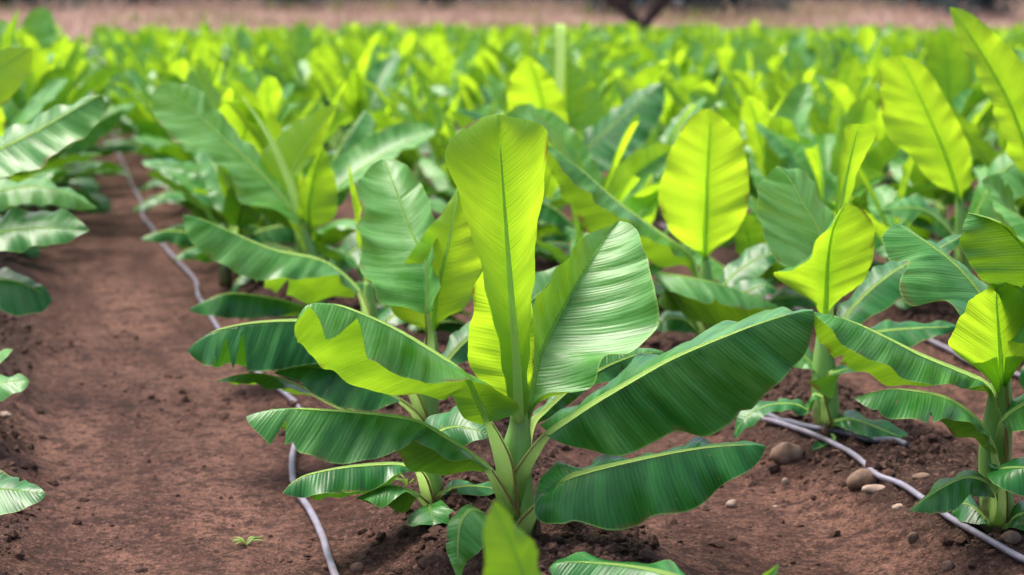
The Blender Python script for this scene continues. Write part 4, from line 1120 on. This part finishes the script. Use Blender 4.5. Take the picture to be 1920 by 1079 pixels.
# ------------------------------------------------------------------ the rest of the field: several grown plants, copied along the rows
def grow(seed, nt, ns, sides):
    """one plant around the origin; returns [(part name, Bag)] with leaf material 0, rib 1 / stem"""
    r = np.random.default_rng(seed)
    parts = []
    H = r.uniform(.30, .42)
    b = Bag()
    lean = r.normal(0, .02, 2)
    tube(b, [(0, 0, -.06), (0, 0, .05), (lean[0], lean[1], H * .6), (lean[0] * 2, lean[1] * 2, H), (lean[0] * 2.5, lean[1] * 2.5, H + .16)],
         [.052, .050, .043, .030, .012], max(5, nt // 2), sides, 0, 0.9, ridge=.05)
    parts.append(('pseudostem', b, M_STEM))
    nl = int(r.integers(10, 13))
    az = r.random() * 6.28
    for k in range(nl):
        f = k / (nl - 1)                       # 0 oldest .. 1 youngest
        az += math.radians(r.uniform(125, 185))
        L = (.42 + .36 * min(1, f * 1.6)) * r.uniform(.85, 1.18)
        if f > .95:
            L *= .85
        wd = L * r.uniform(.15, .22)
        e0 = math.radians(16 + 60 * f ** 1.1 + r.normal(0, 9))
        if f > .82:
            e0 = math.radians(r.uniform(62, 86))
        droop = math.radians((75 - 62 * f) * r.uniform(.7, 1.25))
        h0 = H * (.22 + .75 * f)
        pet = .10 + .10 * f
        n = nt
        tt = np.linspace(0, 1, n)
        el = e0 - droop * tt ** 1.3
        d = np.array([math.cos(az), math.sin(az), 0])
        base = np.array([lean[0] * 2 * f, lean[1] * 2 * f, h0])
        el0 = max(e0 + .25, math.radians(50)) if f < .8 else math.radians(88)
        a0 = base
        pm = base + (d * math.cos(el0) + np.array([0, 0, math.sin(el0)])) * pet * .55
        pb = pm + (d * math.cos(e0) + np.array([0, 0, math.sin(e0)])) * pet * .45
        st = (d[None] * np.cos(el)[:, None] + np.array([0, 0, 1.])[None] * np.sin(el)[:, None]) * (L / (n - 1))
        sway = np.cross(d, [0, 0, 1.]) * r.normal(0, .10) * L
        mid = pb + np.vstack([np.zeros(3), np.cumsum(st[:-1], axis=0)]) + sway[None] * (tt ** 2)[:, None]
        T = unit(np.gradient(mid, axis=0))
        S = np.tile(np.cross(d, [0, 0, 1.]), (n, 1))
        S = unit(S - T * np.sum(S * T, 1, keepdims=True))
        N = np.cross(S, T)
        roll = r.normal(0, .35) + np.linspace(0, r.normal(0, .5), n)
        S, N = S * np.cos(roll)[:, None] + N * np.sin(roll)[:, None], N * np.cos(roll)[:, None] - S * np.sin(roll)[:, None]
        w = wd * np.minimum(1, (tt / .22 + .02) ** .6) * np.sqrt(np.clip(1 - (np.clip(tt - .45, 0, 1) / .55) ** 2.4, 0.0004, 1))
        half_rolled = f > .95 and r.random() < .75
        fold = math.radians(r.uniform(5, 45)) if f > .6 else math.radians(r.uniform(-50, 0))
        fa, fb = fold + r.normal(0, .15), fold + r.normal(0, .15)
        lb = Bag()
        if half_rolled:
            # unrolling young leaf: a funnel, tight below and flared at the top
            nn = sides * 2 + 3
            ang = np.linspace(-1, 1, nn)[None, :] * (2.9 - 1.9 * tt ** 1.5)[:, None]
            rad = (.010 + .045 * tt ** 2.0 * r.uniform(.5, 1.3))[:, None]
            topcut = np.where(tt > .9, 1, 1)[:, None]
            V = mid[:, None] + S[:, None] * (np.sin(ang) * rad * topcut)[:, :, None] + N[:, None] * ((np.cos(ang) - 1) * -rad)[:, :, None]
            U = np.stack([ang * rad, np.repeat((tt * L)[:, None], nn, 1)], -1)
            Pm = np.stack([np.repeat(np.linspace(-.9, .9, nn)[None], n, 0), np.repeat(tt[:, None], nn, 1), np.full((n, nn), .05)], -1)
            lb.add(V.reshape(-1, 3), grid_quads(n, nn), U.reshape(-1, 2), Pm.reshape(-1, 3), 0)
        else:
            ea = mid - S * (w * np.cos(fa))[:, None] + N * (w * np.sin(fa))[:, None]
            eb = mid + S * (w * np.cos(fb))[:, None] + N * (w * np.sin(fb))[:, None]
            nots = []
            if f < .7:
                for _ in range(int(r.integers(0, 3))):
                    nots.append((r.uniform(.3, .95), r.uniform(.015, .04), r.uniform(.3, .85)))
            age = float(np.clip(1.08 - f * 1.0 + r.normal(0, .16), 0, 1))
            bl = r.uniform(.05, .2)
            leaf_sheet(lb, mid, ea, eb, ns, (bl, bl) if f < .6 else (-bl, -bl), np.tile([0, 0, 1.], (n, 1)) + d * -.3, False, age, .003, .010, seed * 31 + k, nots, ())
        cut = mid[::max(1, n // 6)]
        tube(lb, np.vstack([a0 - [0, 0, .05], pm * .5 + a0 * .5, pb, cut[1:]]),
             [.030 - .008 * f, .024, .011] + list(np.linspace(.010, .002, len(cut) - 1)), max(10, nt), max(4, sides - 2), 1, .85)
        parts.append(('rolled_leaf' if half_rolled else 'leaf', lb, None))
    return parts


NV = 14
MIDV, FARV = [], []
for v_ in range(NV):
    pr = grow(100 + v_, 26, 5, 8)
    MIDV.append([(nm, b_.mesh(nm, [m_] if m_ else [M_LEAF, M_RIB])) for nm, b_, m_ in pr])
for v_ in range(NV):
    pr = grow(100 + v_, 11, 2, 4)
    big = Bag()
    for nm, b_, m_ in pr:
        v, q, uv, prm, mi = b_.arrays()
        big.add(v, q, uv, prm, 0)
        big.mi[-1] = mi if m_ is None else np.full(len(q), 1)
    FARV.append(big)
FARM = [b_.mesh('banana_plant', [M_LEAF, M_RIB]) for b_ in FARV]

spots = []
rr = np.random.default_rng(5)
DB = np.array(DONE)
for ri, x in enumerate(ROWX):
    ph = rr.uniform(0, 1.28)
    if x == 1.25:
        ph = .55
    y = 3.0 + ph
    while y < FIELD_END:
        px_ = x + rr.normal(0, .07)
        py_ = y + rr.normal(0, .10)
        y += .95
        if np.min(np.hypot(DB[:, 0] - px_, DB[:, 1] - py_)) < .72:
            continue
        if (ri == 5 and py_ < 9.4) or (ri == 6 and py_ < 8.6):
            continue
        u, w_, d = project((px_, py_, .5))
        if d < 6.2 or u < -260 * 8 / d - 60 or u > 1980 + 2400 / d:
            continue
        spots.append((d, px_, py_, ri, u))
for yy in np.arange(10.3, 34, .8):                      # the edge of the row by the path is planted closer
    spots.append((project((.92, yy, .5))[2], .92 + rr.normal(0, .06), yy + rr.normal(0, .1), 5, project((.92, yy, .5))[0]))
for yy in np.arange(13.6, 36, .85):                    # and so is the far part of the row facing it
    spots.append((project((-.2, yy, .5))[2], -.2 + rr.normal(0, .06), yy + rr.normal(0, .1), 4, project((-.2, yy, .5))[0]))
spots = [q_ for q_ in spots if np.min(np.hypot(DB[:, 0] - q_[1], DB[:, 1] - q_[2])) > .5]
spots.sort()

ORD = ['first', 'second', 'third', 'fourth', 'fifth', 'sixth', 'seventh', 'eighth', 'ninth', 'tenth', 'eleventh', 'twelfth', 'thirteenth', 'fourteenth', 'fifteenth',
       'sixteenth', 'seventeenth', 'eighteenth', 'nineteenth', 'twentieth', 'twenty-first', 'twenty-second', 'twenty-third', 'twenty-fourth', 'twenty-fifth', 'twenty-sixth']
PATH_ROW = 5


def row_words(ri):
    if ri == PATH_ROW:
        return 'the row on the right edge of the path'
    if ri < PATH_ROW:
        k = PATH_ROW - ri
        return 'the row on the left edge of the path' if k == 1 else 'the %s row left of the path' % ORD[k - 1]
    return 'the %s row right of the path' % ORD[ri - PATH_ROW]


NEAR_N, IND_N = 110, 300 - len(DONE)
FILL = [(905, 645, .62, 'low banana plant half hidden behind the cupped waxy leaf left of centre'),
        (1085, 600, .62, 'low dark banana plant in the gap right of the tall funnel leaf'),
        (1185, 575, .58, 'low banana plant under the long folded leaf left of the oval yellow leaf'),
        (1420, 600, .60, 'low banana plant in the gap right of the oval yellow leaf'),
        (1690, 575, .62, 'low banana plant behind the waxy spread leaf at right'),
        (745, 600, .58, 'low banana plant between the second and third plants of the path row'),
        (515, 500, .62, 'low banana plant under the huge leaning leaf beside the path'),
        (455, 440, .66, 'low banana plant with layered leaves over the far hose'),
        (950, 505, .70, 'low banana plant directly behind the tall funnel leaf'),
        (1555, 520, .66, 'low banana plant behind the half rolled upright leaf')]
for k_, (fx, fy, fs, lab) in enumerate(FILL):
    g = on_ground(fx, fy)
    root = plant_root((g[0], g[1], g[2] - .01), lab)
    root.rotation_euler = (0, 0, 1.7 * k_)
    root.scale = (fs * 1.12, fs * 1.12, fs)
    for nm, me in MIDV[(k_ * 5 + 2) % NV]:
        link(nm, me, root)
    DONE.append(g)
IND_N -= len(FILL)
rowcount = {}
for b_ in DONE:
    k_ = int(np.argmin(np.abs(ROWA - b_[0])))
    rowcount[k_] = rowcount.get(k_, 0) + 1


def nth(k):
    if k <= len(ORD):
        return ORD[k - 1]
    tens = {2: 'twenty', 3: 'thirty', 4: 'forty', 5: 'fifty', 6: 'sixty', 7: 'seventy', 8: 'eighty'}[k // 10]
    return tens + ('-' + ORD[k % 10 - 1] if k % 10 else '')


stuff = Bag()
for i, (d, x, y, ri, u) in enumerate(spots):
    var = int(rr.integers(0, NV))
    rz = rr.random() * 6.28
    sc = (rr.uniform(.66, .86) if rr.random() < .25 else rr.uniform(.80, 1.0)) * (1.12 if ri <= 4 and y < 30 else 1.0)
    z = -.02
    if i < IND_N:
        rowcount[ri] = rowcount.get(ri, 0) + 1
    if i < NEAR_N:
        lab = 'blurred banana plant, %s back in %s' % (nth(rowcount[ri]), row_words(ri))
        root = plant_root((x, y, z), lab)
        root.rotation_euler = (rr.normal(0, .03), rr.normal(0, .03), rz)
        root.scale = (sc, sc, sc)
        for nm, me in MIDV[var]:
            link(nm, me, root)
    elif i < IND_N:
        o = link('banana_plant', FARM[var])
        o.location = (x, y, z)
        o.rotation_euler = (0, 0, rz)
        o.scale = (sc, sc, sc)
        tag(o, 'small distant banana plant, %s back in %s' % (nth(rowcount[ri]), row_words(ri)), 'banana plant', 'young banana plants in the field')
    else:
        v, q, uv, prm, mi = FARV[var].arrays()
        c_, s_ = math.cos(rz) * sc, math.sin(rz) * sc
        v2 = np.stack([v[:, 0] * c_ - v[:, 1] * s_ + x, v[:, 0] * s_ + v[:, 1] * c_ + y, v[:, 2] * sc + z], 1)
        stuff.add(v2, q, uv, prm, 0)
        stuff.mi[-1] = mi
if stuff.n:
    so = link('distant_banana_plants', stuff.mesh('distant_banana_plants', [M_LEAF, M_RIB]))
    tag(so, 'far mass of blurred banana plants at the end of the field', None, None, 'stuff')
print('plants', len(spots), 'individual', min(IND_N, len(spots)) + len(DONE))


# ------------------------------------------------------------------ irrigation hoses
def hose(name, pix, rad, mat, label, lift=1.0):
    p = []
    for (a, b_) in pix:
        g = on_ground(a, b_)
        p.append(g)
    p = crom(np.array(p), 160)
    z = ground_h(p[:, 0], p[:, 1])
    k = np.hanning(27)[1:-1]
    k /= k.sum()
    z = np.convolve(np.pad(z, 12, mode='edge'), k, 'valid') + 0.012
    p[:, 2] = z + rad * lift
    bag = Bag()
    tube(bag, p, np.full(len(p), rad), 160, 10, 0)
    o = link(name, bag.mesh(name, [mat]))
    return tag(o, label, 'hose', 'irrigation hoses')


hose('irrigation_hose', [(760, 1400), (690, 1240), (655, 1150), (622, 1079), (604, 1020), (578, 965), (552, 925), (548, 880), (556, 845), (570, 800), (560, 758), (530, 740), (500, 722), (460, 690), (420, 640), (400, 610), (388, 585),
                         (372, 560), (368, 535), (345, 508), (318, 480), (300, 455), (285, 432), (268, 412), (268, 392), (258, 370), (246, 350), (238, 325), (226, 300), (218, 270), (205, 240), (192, 210)], .0115, M_HOSE,
     'long pale grey hose winding along the right side of the path')
hose('irrigation_hose', [(2400, 1290), (2150, 1165), (2010, 1100), (1920, 1062), (1860, 1035), (1810, 1005), (1770, 978), (1735, 955), (1690, 922), (1640, 893), (1600, 870), (1565, 846), (1530, 826), (1490, 812), (1452, 803), (1430, 798)],
     .0098, M_HOSE, 'grey hose running diagonally past a round stone at lower right')
hose('irrigation_hose', [(1700, 850), (1650, 833), (1605, 825), (1570, 822), (1530, 816), (1490, 806), (1450, 792), (1410, 785), (1370, 786), (1330, 778)], .0115, M_HOSE2,
     'darker hose lying behind the grey one at the foot of a stem')
hose('irrigation_hose', [(2600, 960), (2250, 825), (1990, 738), (1920, 716), (1870, 703), (1820, 690), (1780, 668), (1730, 640), (1700, 622)], .011, M_HOSE,
     'half hidden grey hose of the row behind at right')
hose('irrigation_hose', [(1520, 600), (1480, 582), (1440, 570), (1400, 548), (1360, 520), (1300, 470), (1240, 430)], .012, M_HOSE,
     'half hidden grey hose between plants right of centre')


# ------------------------------------------------------------------ stones, weeds
def stone(px, py, wpx, hpx, mat, label, seed, yaw=0.0, flat=.8):
    r = np.random.default_rng(seed)
    g = on_ground(px, py + hpx * .35)
    d = project(g)[2]
    a, c = wpx * .46 * d / FPX, hpx * .52 * d / FPX
    # subdivided icosahedron, lumpy
    V, F = ICO_V, ICO_F
    for _ in range(2):
        vs, mp, nf = list(V), {}, []

        def mid_(i, j):
            k = (min(i, j), max(i, j))
            if k not in mp:
                vs.append(unit((vs[i] + vs[j]) / 2))
                mp[k] = len(vs) - 1
            return mp[k]
        for (i, j, k) in F:
            x_, y_, z_ = mid_(i, j), mid_(j, k), mid_(k, i)
            nf += [(i, x_, z_), (j, y_, x_), (k, z_, y_), (x_, y_, z_)]
        V, F = np.array(vs), np.array(nf)
    ds = r.normal(0, 1, (5, 3))
    lump = sum(.07 * np.sin(V @ dd_ * 2.3 + k) for k, dd_ in enumerate(ds))
    V2 = V * (1 + lump)[:, None] * np.array([a, a * flat, c])
    cs, sn = math.cos(yaw - YAW), math.sin(yaw - YAW)
    V2 = np.stack([V2[:, 0] * cs - V2[:, 1] * sn, V2[:, 0] * sn + V2[:, 1] * cs, V2[:, 2]], 1)
    o = link('stone', mesh_np('stone', V2, F, [mat]))
    o.location = (g[0], g[1], g[2] + c * .30)
    return tag(o, label, 'stone', 'stones on the soil')


stone(1614, 884, 62, 38, M_STONE, 'smooth rounded brown stone resting against the hose', 1)
stone(1640, 914, 58, 20, M_STONE2, 'flat pale stone just below the round stone', 2, -.3, .5)
stone(1478, 845, 66, 40, M_STONE, 'broad brown stone half sunk left of the hose', 3)
stone(1372, 943, 22, 20, M_STONE2, 'small pale round pebble alone in the furrow', 4)
stone(1896, 1005, 40, 30, M_STONE, 'dark rounded stone at the foot of the rightmost plant', 5)
stone(1728, 886, 36, 18, M_STONE, 'low brown stone right of the hose behind the round stone', 6)
stone(1712, 1004, 30, 26, M_STONE, 'angular reddish stone on the slope below the hose', 7, .6, .4)
stone(1778, 1058, 26, 22, M_STONE, 'small brown stone near the bottom right under the hose', 8)
stone(1684, 950, 22, 14, M_STONE2, 'small pale stone left of the pointed leaf tip', 9)
stone(1472, 902, 14, 16, M_STONE2, 'small upright pale chip on the dark slope', 10, .5)
stone(1456, 950, 12, 9, M_STONE2, 'tiny whitish pebble in the sandy furrow', 11)
stone(670, 1062, 26, 22, M_STONE, 'small brown clod-like stone beside the path hose at the bottom', 12)
stone(812, 1052, 62, 26, M_CLOD, 'large crumbly brown clod in front of the small plant', 13)
stone(10, 780, 22, 16, M_STONE2, 'pale stone at the left edge of the path', 14)


def weed(px, py, n, h, label, seed, spread=.05):
    r = np.random.default_rng(seed)
    g = on_ground(px, py)
    e = bpy.data.objects.new('weed', None)
    COL.objects.link(e)
    e.location = g
    tag(e, label, 'weed', 'weeds sprouting from the soil')
    for k in range(n):
        a = r.random() * 6.28
        el = r.uniform(.35, 1.2)
        L = h * r.uniform(.6, 1.2)
        d = np.array([math.cos(a) * math.cos(el), math.sin(a) * math.cos(el), math.sin(el)])
        p = [np.array([0, 0, -.004]), d * L * .5, d * L + np.array([math.cos(a), math.sin(a), -1.2]) * L * .25]
        m = crom(np.array(p), 8)
        sd = np.array([-math.sin(a), math.cos(a), 0])
        w = h * .09 * np.sin(np.linspace(.25, 3.1, 8))[:, None]
        b_ = Bag()
        leaf_sheet(b_, m, m - sd * w + [0, 0, .002], m + sd * w + [0, 0, .002], 1, (0, 0), None, False, r.random(), 0, 0, k)
        b_.prm = [np.c_[p_[:, :2], np.full(len(p_), r.random())] for p_ in b_.prm]
        link('blade', b_.mesh('blade', [M_WEED]), e)


weed(462, 1022, 8, .05, 'small tuft of green weed alone on the bare path', 3)
weed(762, 912, 7, .05, 'tiny pale green sprout behind the small plant', 4)

# ------------------------------------------------------------------ far edge: dry grass, scrub, trees
r = np.random.default_rng(21)


def blades(name, n, xr, yr, h, w, mat, label, clump=0.0, seed=0):
    r = np.random.default_rng(seed)
    x = r.uniform(*xr, n * 3)
    y = yr[0] + (yr[1] - yr[0]) * r.random(n * 3) ** 1.3
    if clump:
        k = fbm(x * clump, y * clump, 2) > .55
        x, y = x[k], y[k]
    x, y = x[:n], y[:n]
    n = len(x)
    z = ground_h(x, y)
    a = r.random(n) * 6.28
    hh = h * (.4 + .9 * r.random(n)) * (.5 + fbm(x * .3, y * .3, 2))
    ww = w * (.6 + .8 * r.random(n))
    dx, dy = np.cos(a) * ww, np.sin(a) * ww
    lx, ly = r.normal(0, .3, n) * hh, r.normal(0, .3, n) * hh
    V = np.stack([np.stack([x - dx, y - dy, z - .02], 1), np.stack([x + dx, y + dy, z - .02], 1),
                  np.stack([x + lx + dx * .4, y + ly + dy * .4, z + hh], 1), np.stack([x + lx - dx * .4, y + ly - dy * .4, z + hh * .95], 1)], 1).reshape(-1, 3)
    F = np.arange(n * 4).reshape(-1, 4)
    pr = np.c_[np.zeros(n * 4), np.zeros(n * 4), np.repeat(r.random(n), 4)]
    return tag(link(name, mesh_np(name, V, F, [mat], prm=pr)), label, None, None, 'stuff')


blades('dry_grass', 26000, (-25, 60), (64, 112), .55, .03, M_STRAW, 'pale pinkish tan dry grass beyond the field', 0, 3)
blades('green_scrub', 2500, (-25, 60), (66, 110), .5, .06, M_SCRUB, 'patches of olive scrub in the dry grass', .15, 4)


def tree(px, D, H, crown_r, crown_z, seed, label, lean=(0, 0), fork=True, trunk_r=.22, leafn=1500):
    r = np.random.default_rng(seed)
    rr_ = ray(px, 30)
    t = D / np.dot(rr_, HF)
    g = CAM + rr_ * t
    g[2] = float(ground_h(g[0], g[1]))
    e = bpy.data.objects.new('tree', None)
    COL.objects.link(e)
    e.location = g
    tag(e, label, 'tree', 'trees beyond the dry grass')
    b_ = Bag()
    right = np.array([CY, -SY, 0])
    tips = []
    fz = H * .12 if crown_z < 1 else .55
    tube(b_, [(0, 0, -.3), (0, 0, fz * .5), tuple(np.array([lean[0], lean[1], fz]))], [trunk_r * 1.3, trunk_r, trunk_r * .9], 10, 10, 0)
    nb_ = 2 if fork else 1
    for k in range(nb_ + 3):
        sgn = (-1 if k % 2 else 1) * (1 if k < 2 else .5 + r.random())
        ang = r.random() * 6.28
        dv = right * sgn * (.55 if crown_z < 1 else .95) + np.array([math.cos(ang), math.sin(ang), 0]) * (.1 if k < 2 else .6)
        p0 = np.array([lean[0], lean[1], fz * .8])
        p1 = p0 + dv * H * .16 + [0, 0, H * .22]
        p2 = p1 + dv * H * .22 + [0, 0, H * .28]
        tube(b_, [p0, p1, p2], [trunk_r * (.75 if k < 2 else .4), trunk_r * .45, trunk_r * .12], 12, 8, 0)
        tips += [p1, p2]
    link('trunk', b_.mesh('trunk', [M_BARK]), e)
    # crown: leaf clumps round the limb ends
    n = leafn
    cl = np.array([t_ + r.normal(0, .18, 3) * crown_r for t_ in tips for _ in range(4)])
    cl[:, 2] = np.maximum(cl[:, 2], crown_z)
    c = cl[r.integers(0, len(cl), n)] + r.normal(0, .33, (n, 3)) * crown_r * np.array([1, 1, .6])
    c[:, 2] = np.maximum(c[:, 2], crown_z - .5 * r.random(n))
    s = r.uniform(.12, .28, n)
    u1 = unit(r.normal(0, 1, (n, 3)))
    u2 = unit(np.cross(u1, r.normal(0, 1, (n, 3))))
    V = np.stack([c - u1 * s[:, None], c + u2 * s[:, None] * .5, c + u1 * s[:, None], c - u2 * s[:, None] * .5], 1).reshape(-1, 3)
    pr = np.c_[np.zeros(n * 4), np.zeros(n * 4), np.repeat(r.random(n), 4)]
    if crown_z < .3:          # bushy growth down to the grass
        k = n // 3
        V = V.reshape(n, 4, 3)
        V[:k, :, 2] -= (V[:k, :, 2].min(axis=1) - r.uniform(0, 1.6, k))[:, None]
        V = V.reshape(-1, 3)
    link('crown', mesh_np('crown', V, np.arange(n * 4).reshape(-1, 4), [M_TREE], prm=pr), e)


tree(1203, 80, 7.5, 3.0, 3.0, 1, 'dark forked tree trunk at the top of the picture right of centre', (0, 0), True, .34)
tree(1140, 98, 6, 1.9, 0.0, 2, 'bluish bushy tree just left of the forked trunk', (0, 0), True, .2)
tree(1285, 98, 6, 1.9, 0.0, 3, 'bluish bushy tree just right of the forked trunk', (0, 0), True, .2)
tree(1380, 100, 6, 1.6, 0.0, 4, 'bluish bushy tree second to the right of the forked trunk', (0, 0), True, .2)
tree(1730, 104, 6, 1.5, 0.0, 5, 'dim bushy tree behind the grass above the right-hand leaves', (0, 0), True, .2)
tree(1850, 98, 6, 1.6, 0.0, 6, 'dark bushy tree at the top right corner', (0, 0), True, .2)
tree(540, 102, 6, 2.4, 0.0, 7, 'dark blue bushy tree at the top edge left of centre', (0, 0), True, .2)
tree(260, 102, 6, 2.4, 0.0, 8, 'dark blue bushy tree at the top edge above the left rows', (0, 0), True, .2)
tree(10, 94, 6, 1.8, 0.0, 9, 'dark bushy tree at the top left corner', (0, 0), True, .2)
tree(820, 102, 6, 2.0, 0.2, 10, 'faint bushy tree at the top edge in the middle', (0, 0), True, .2)
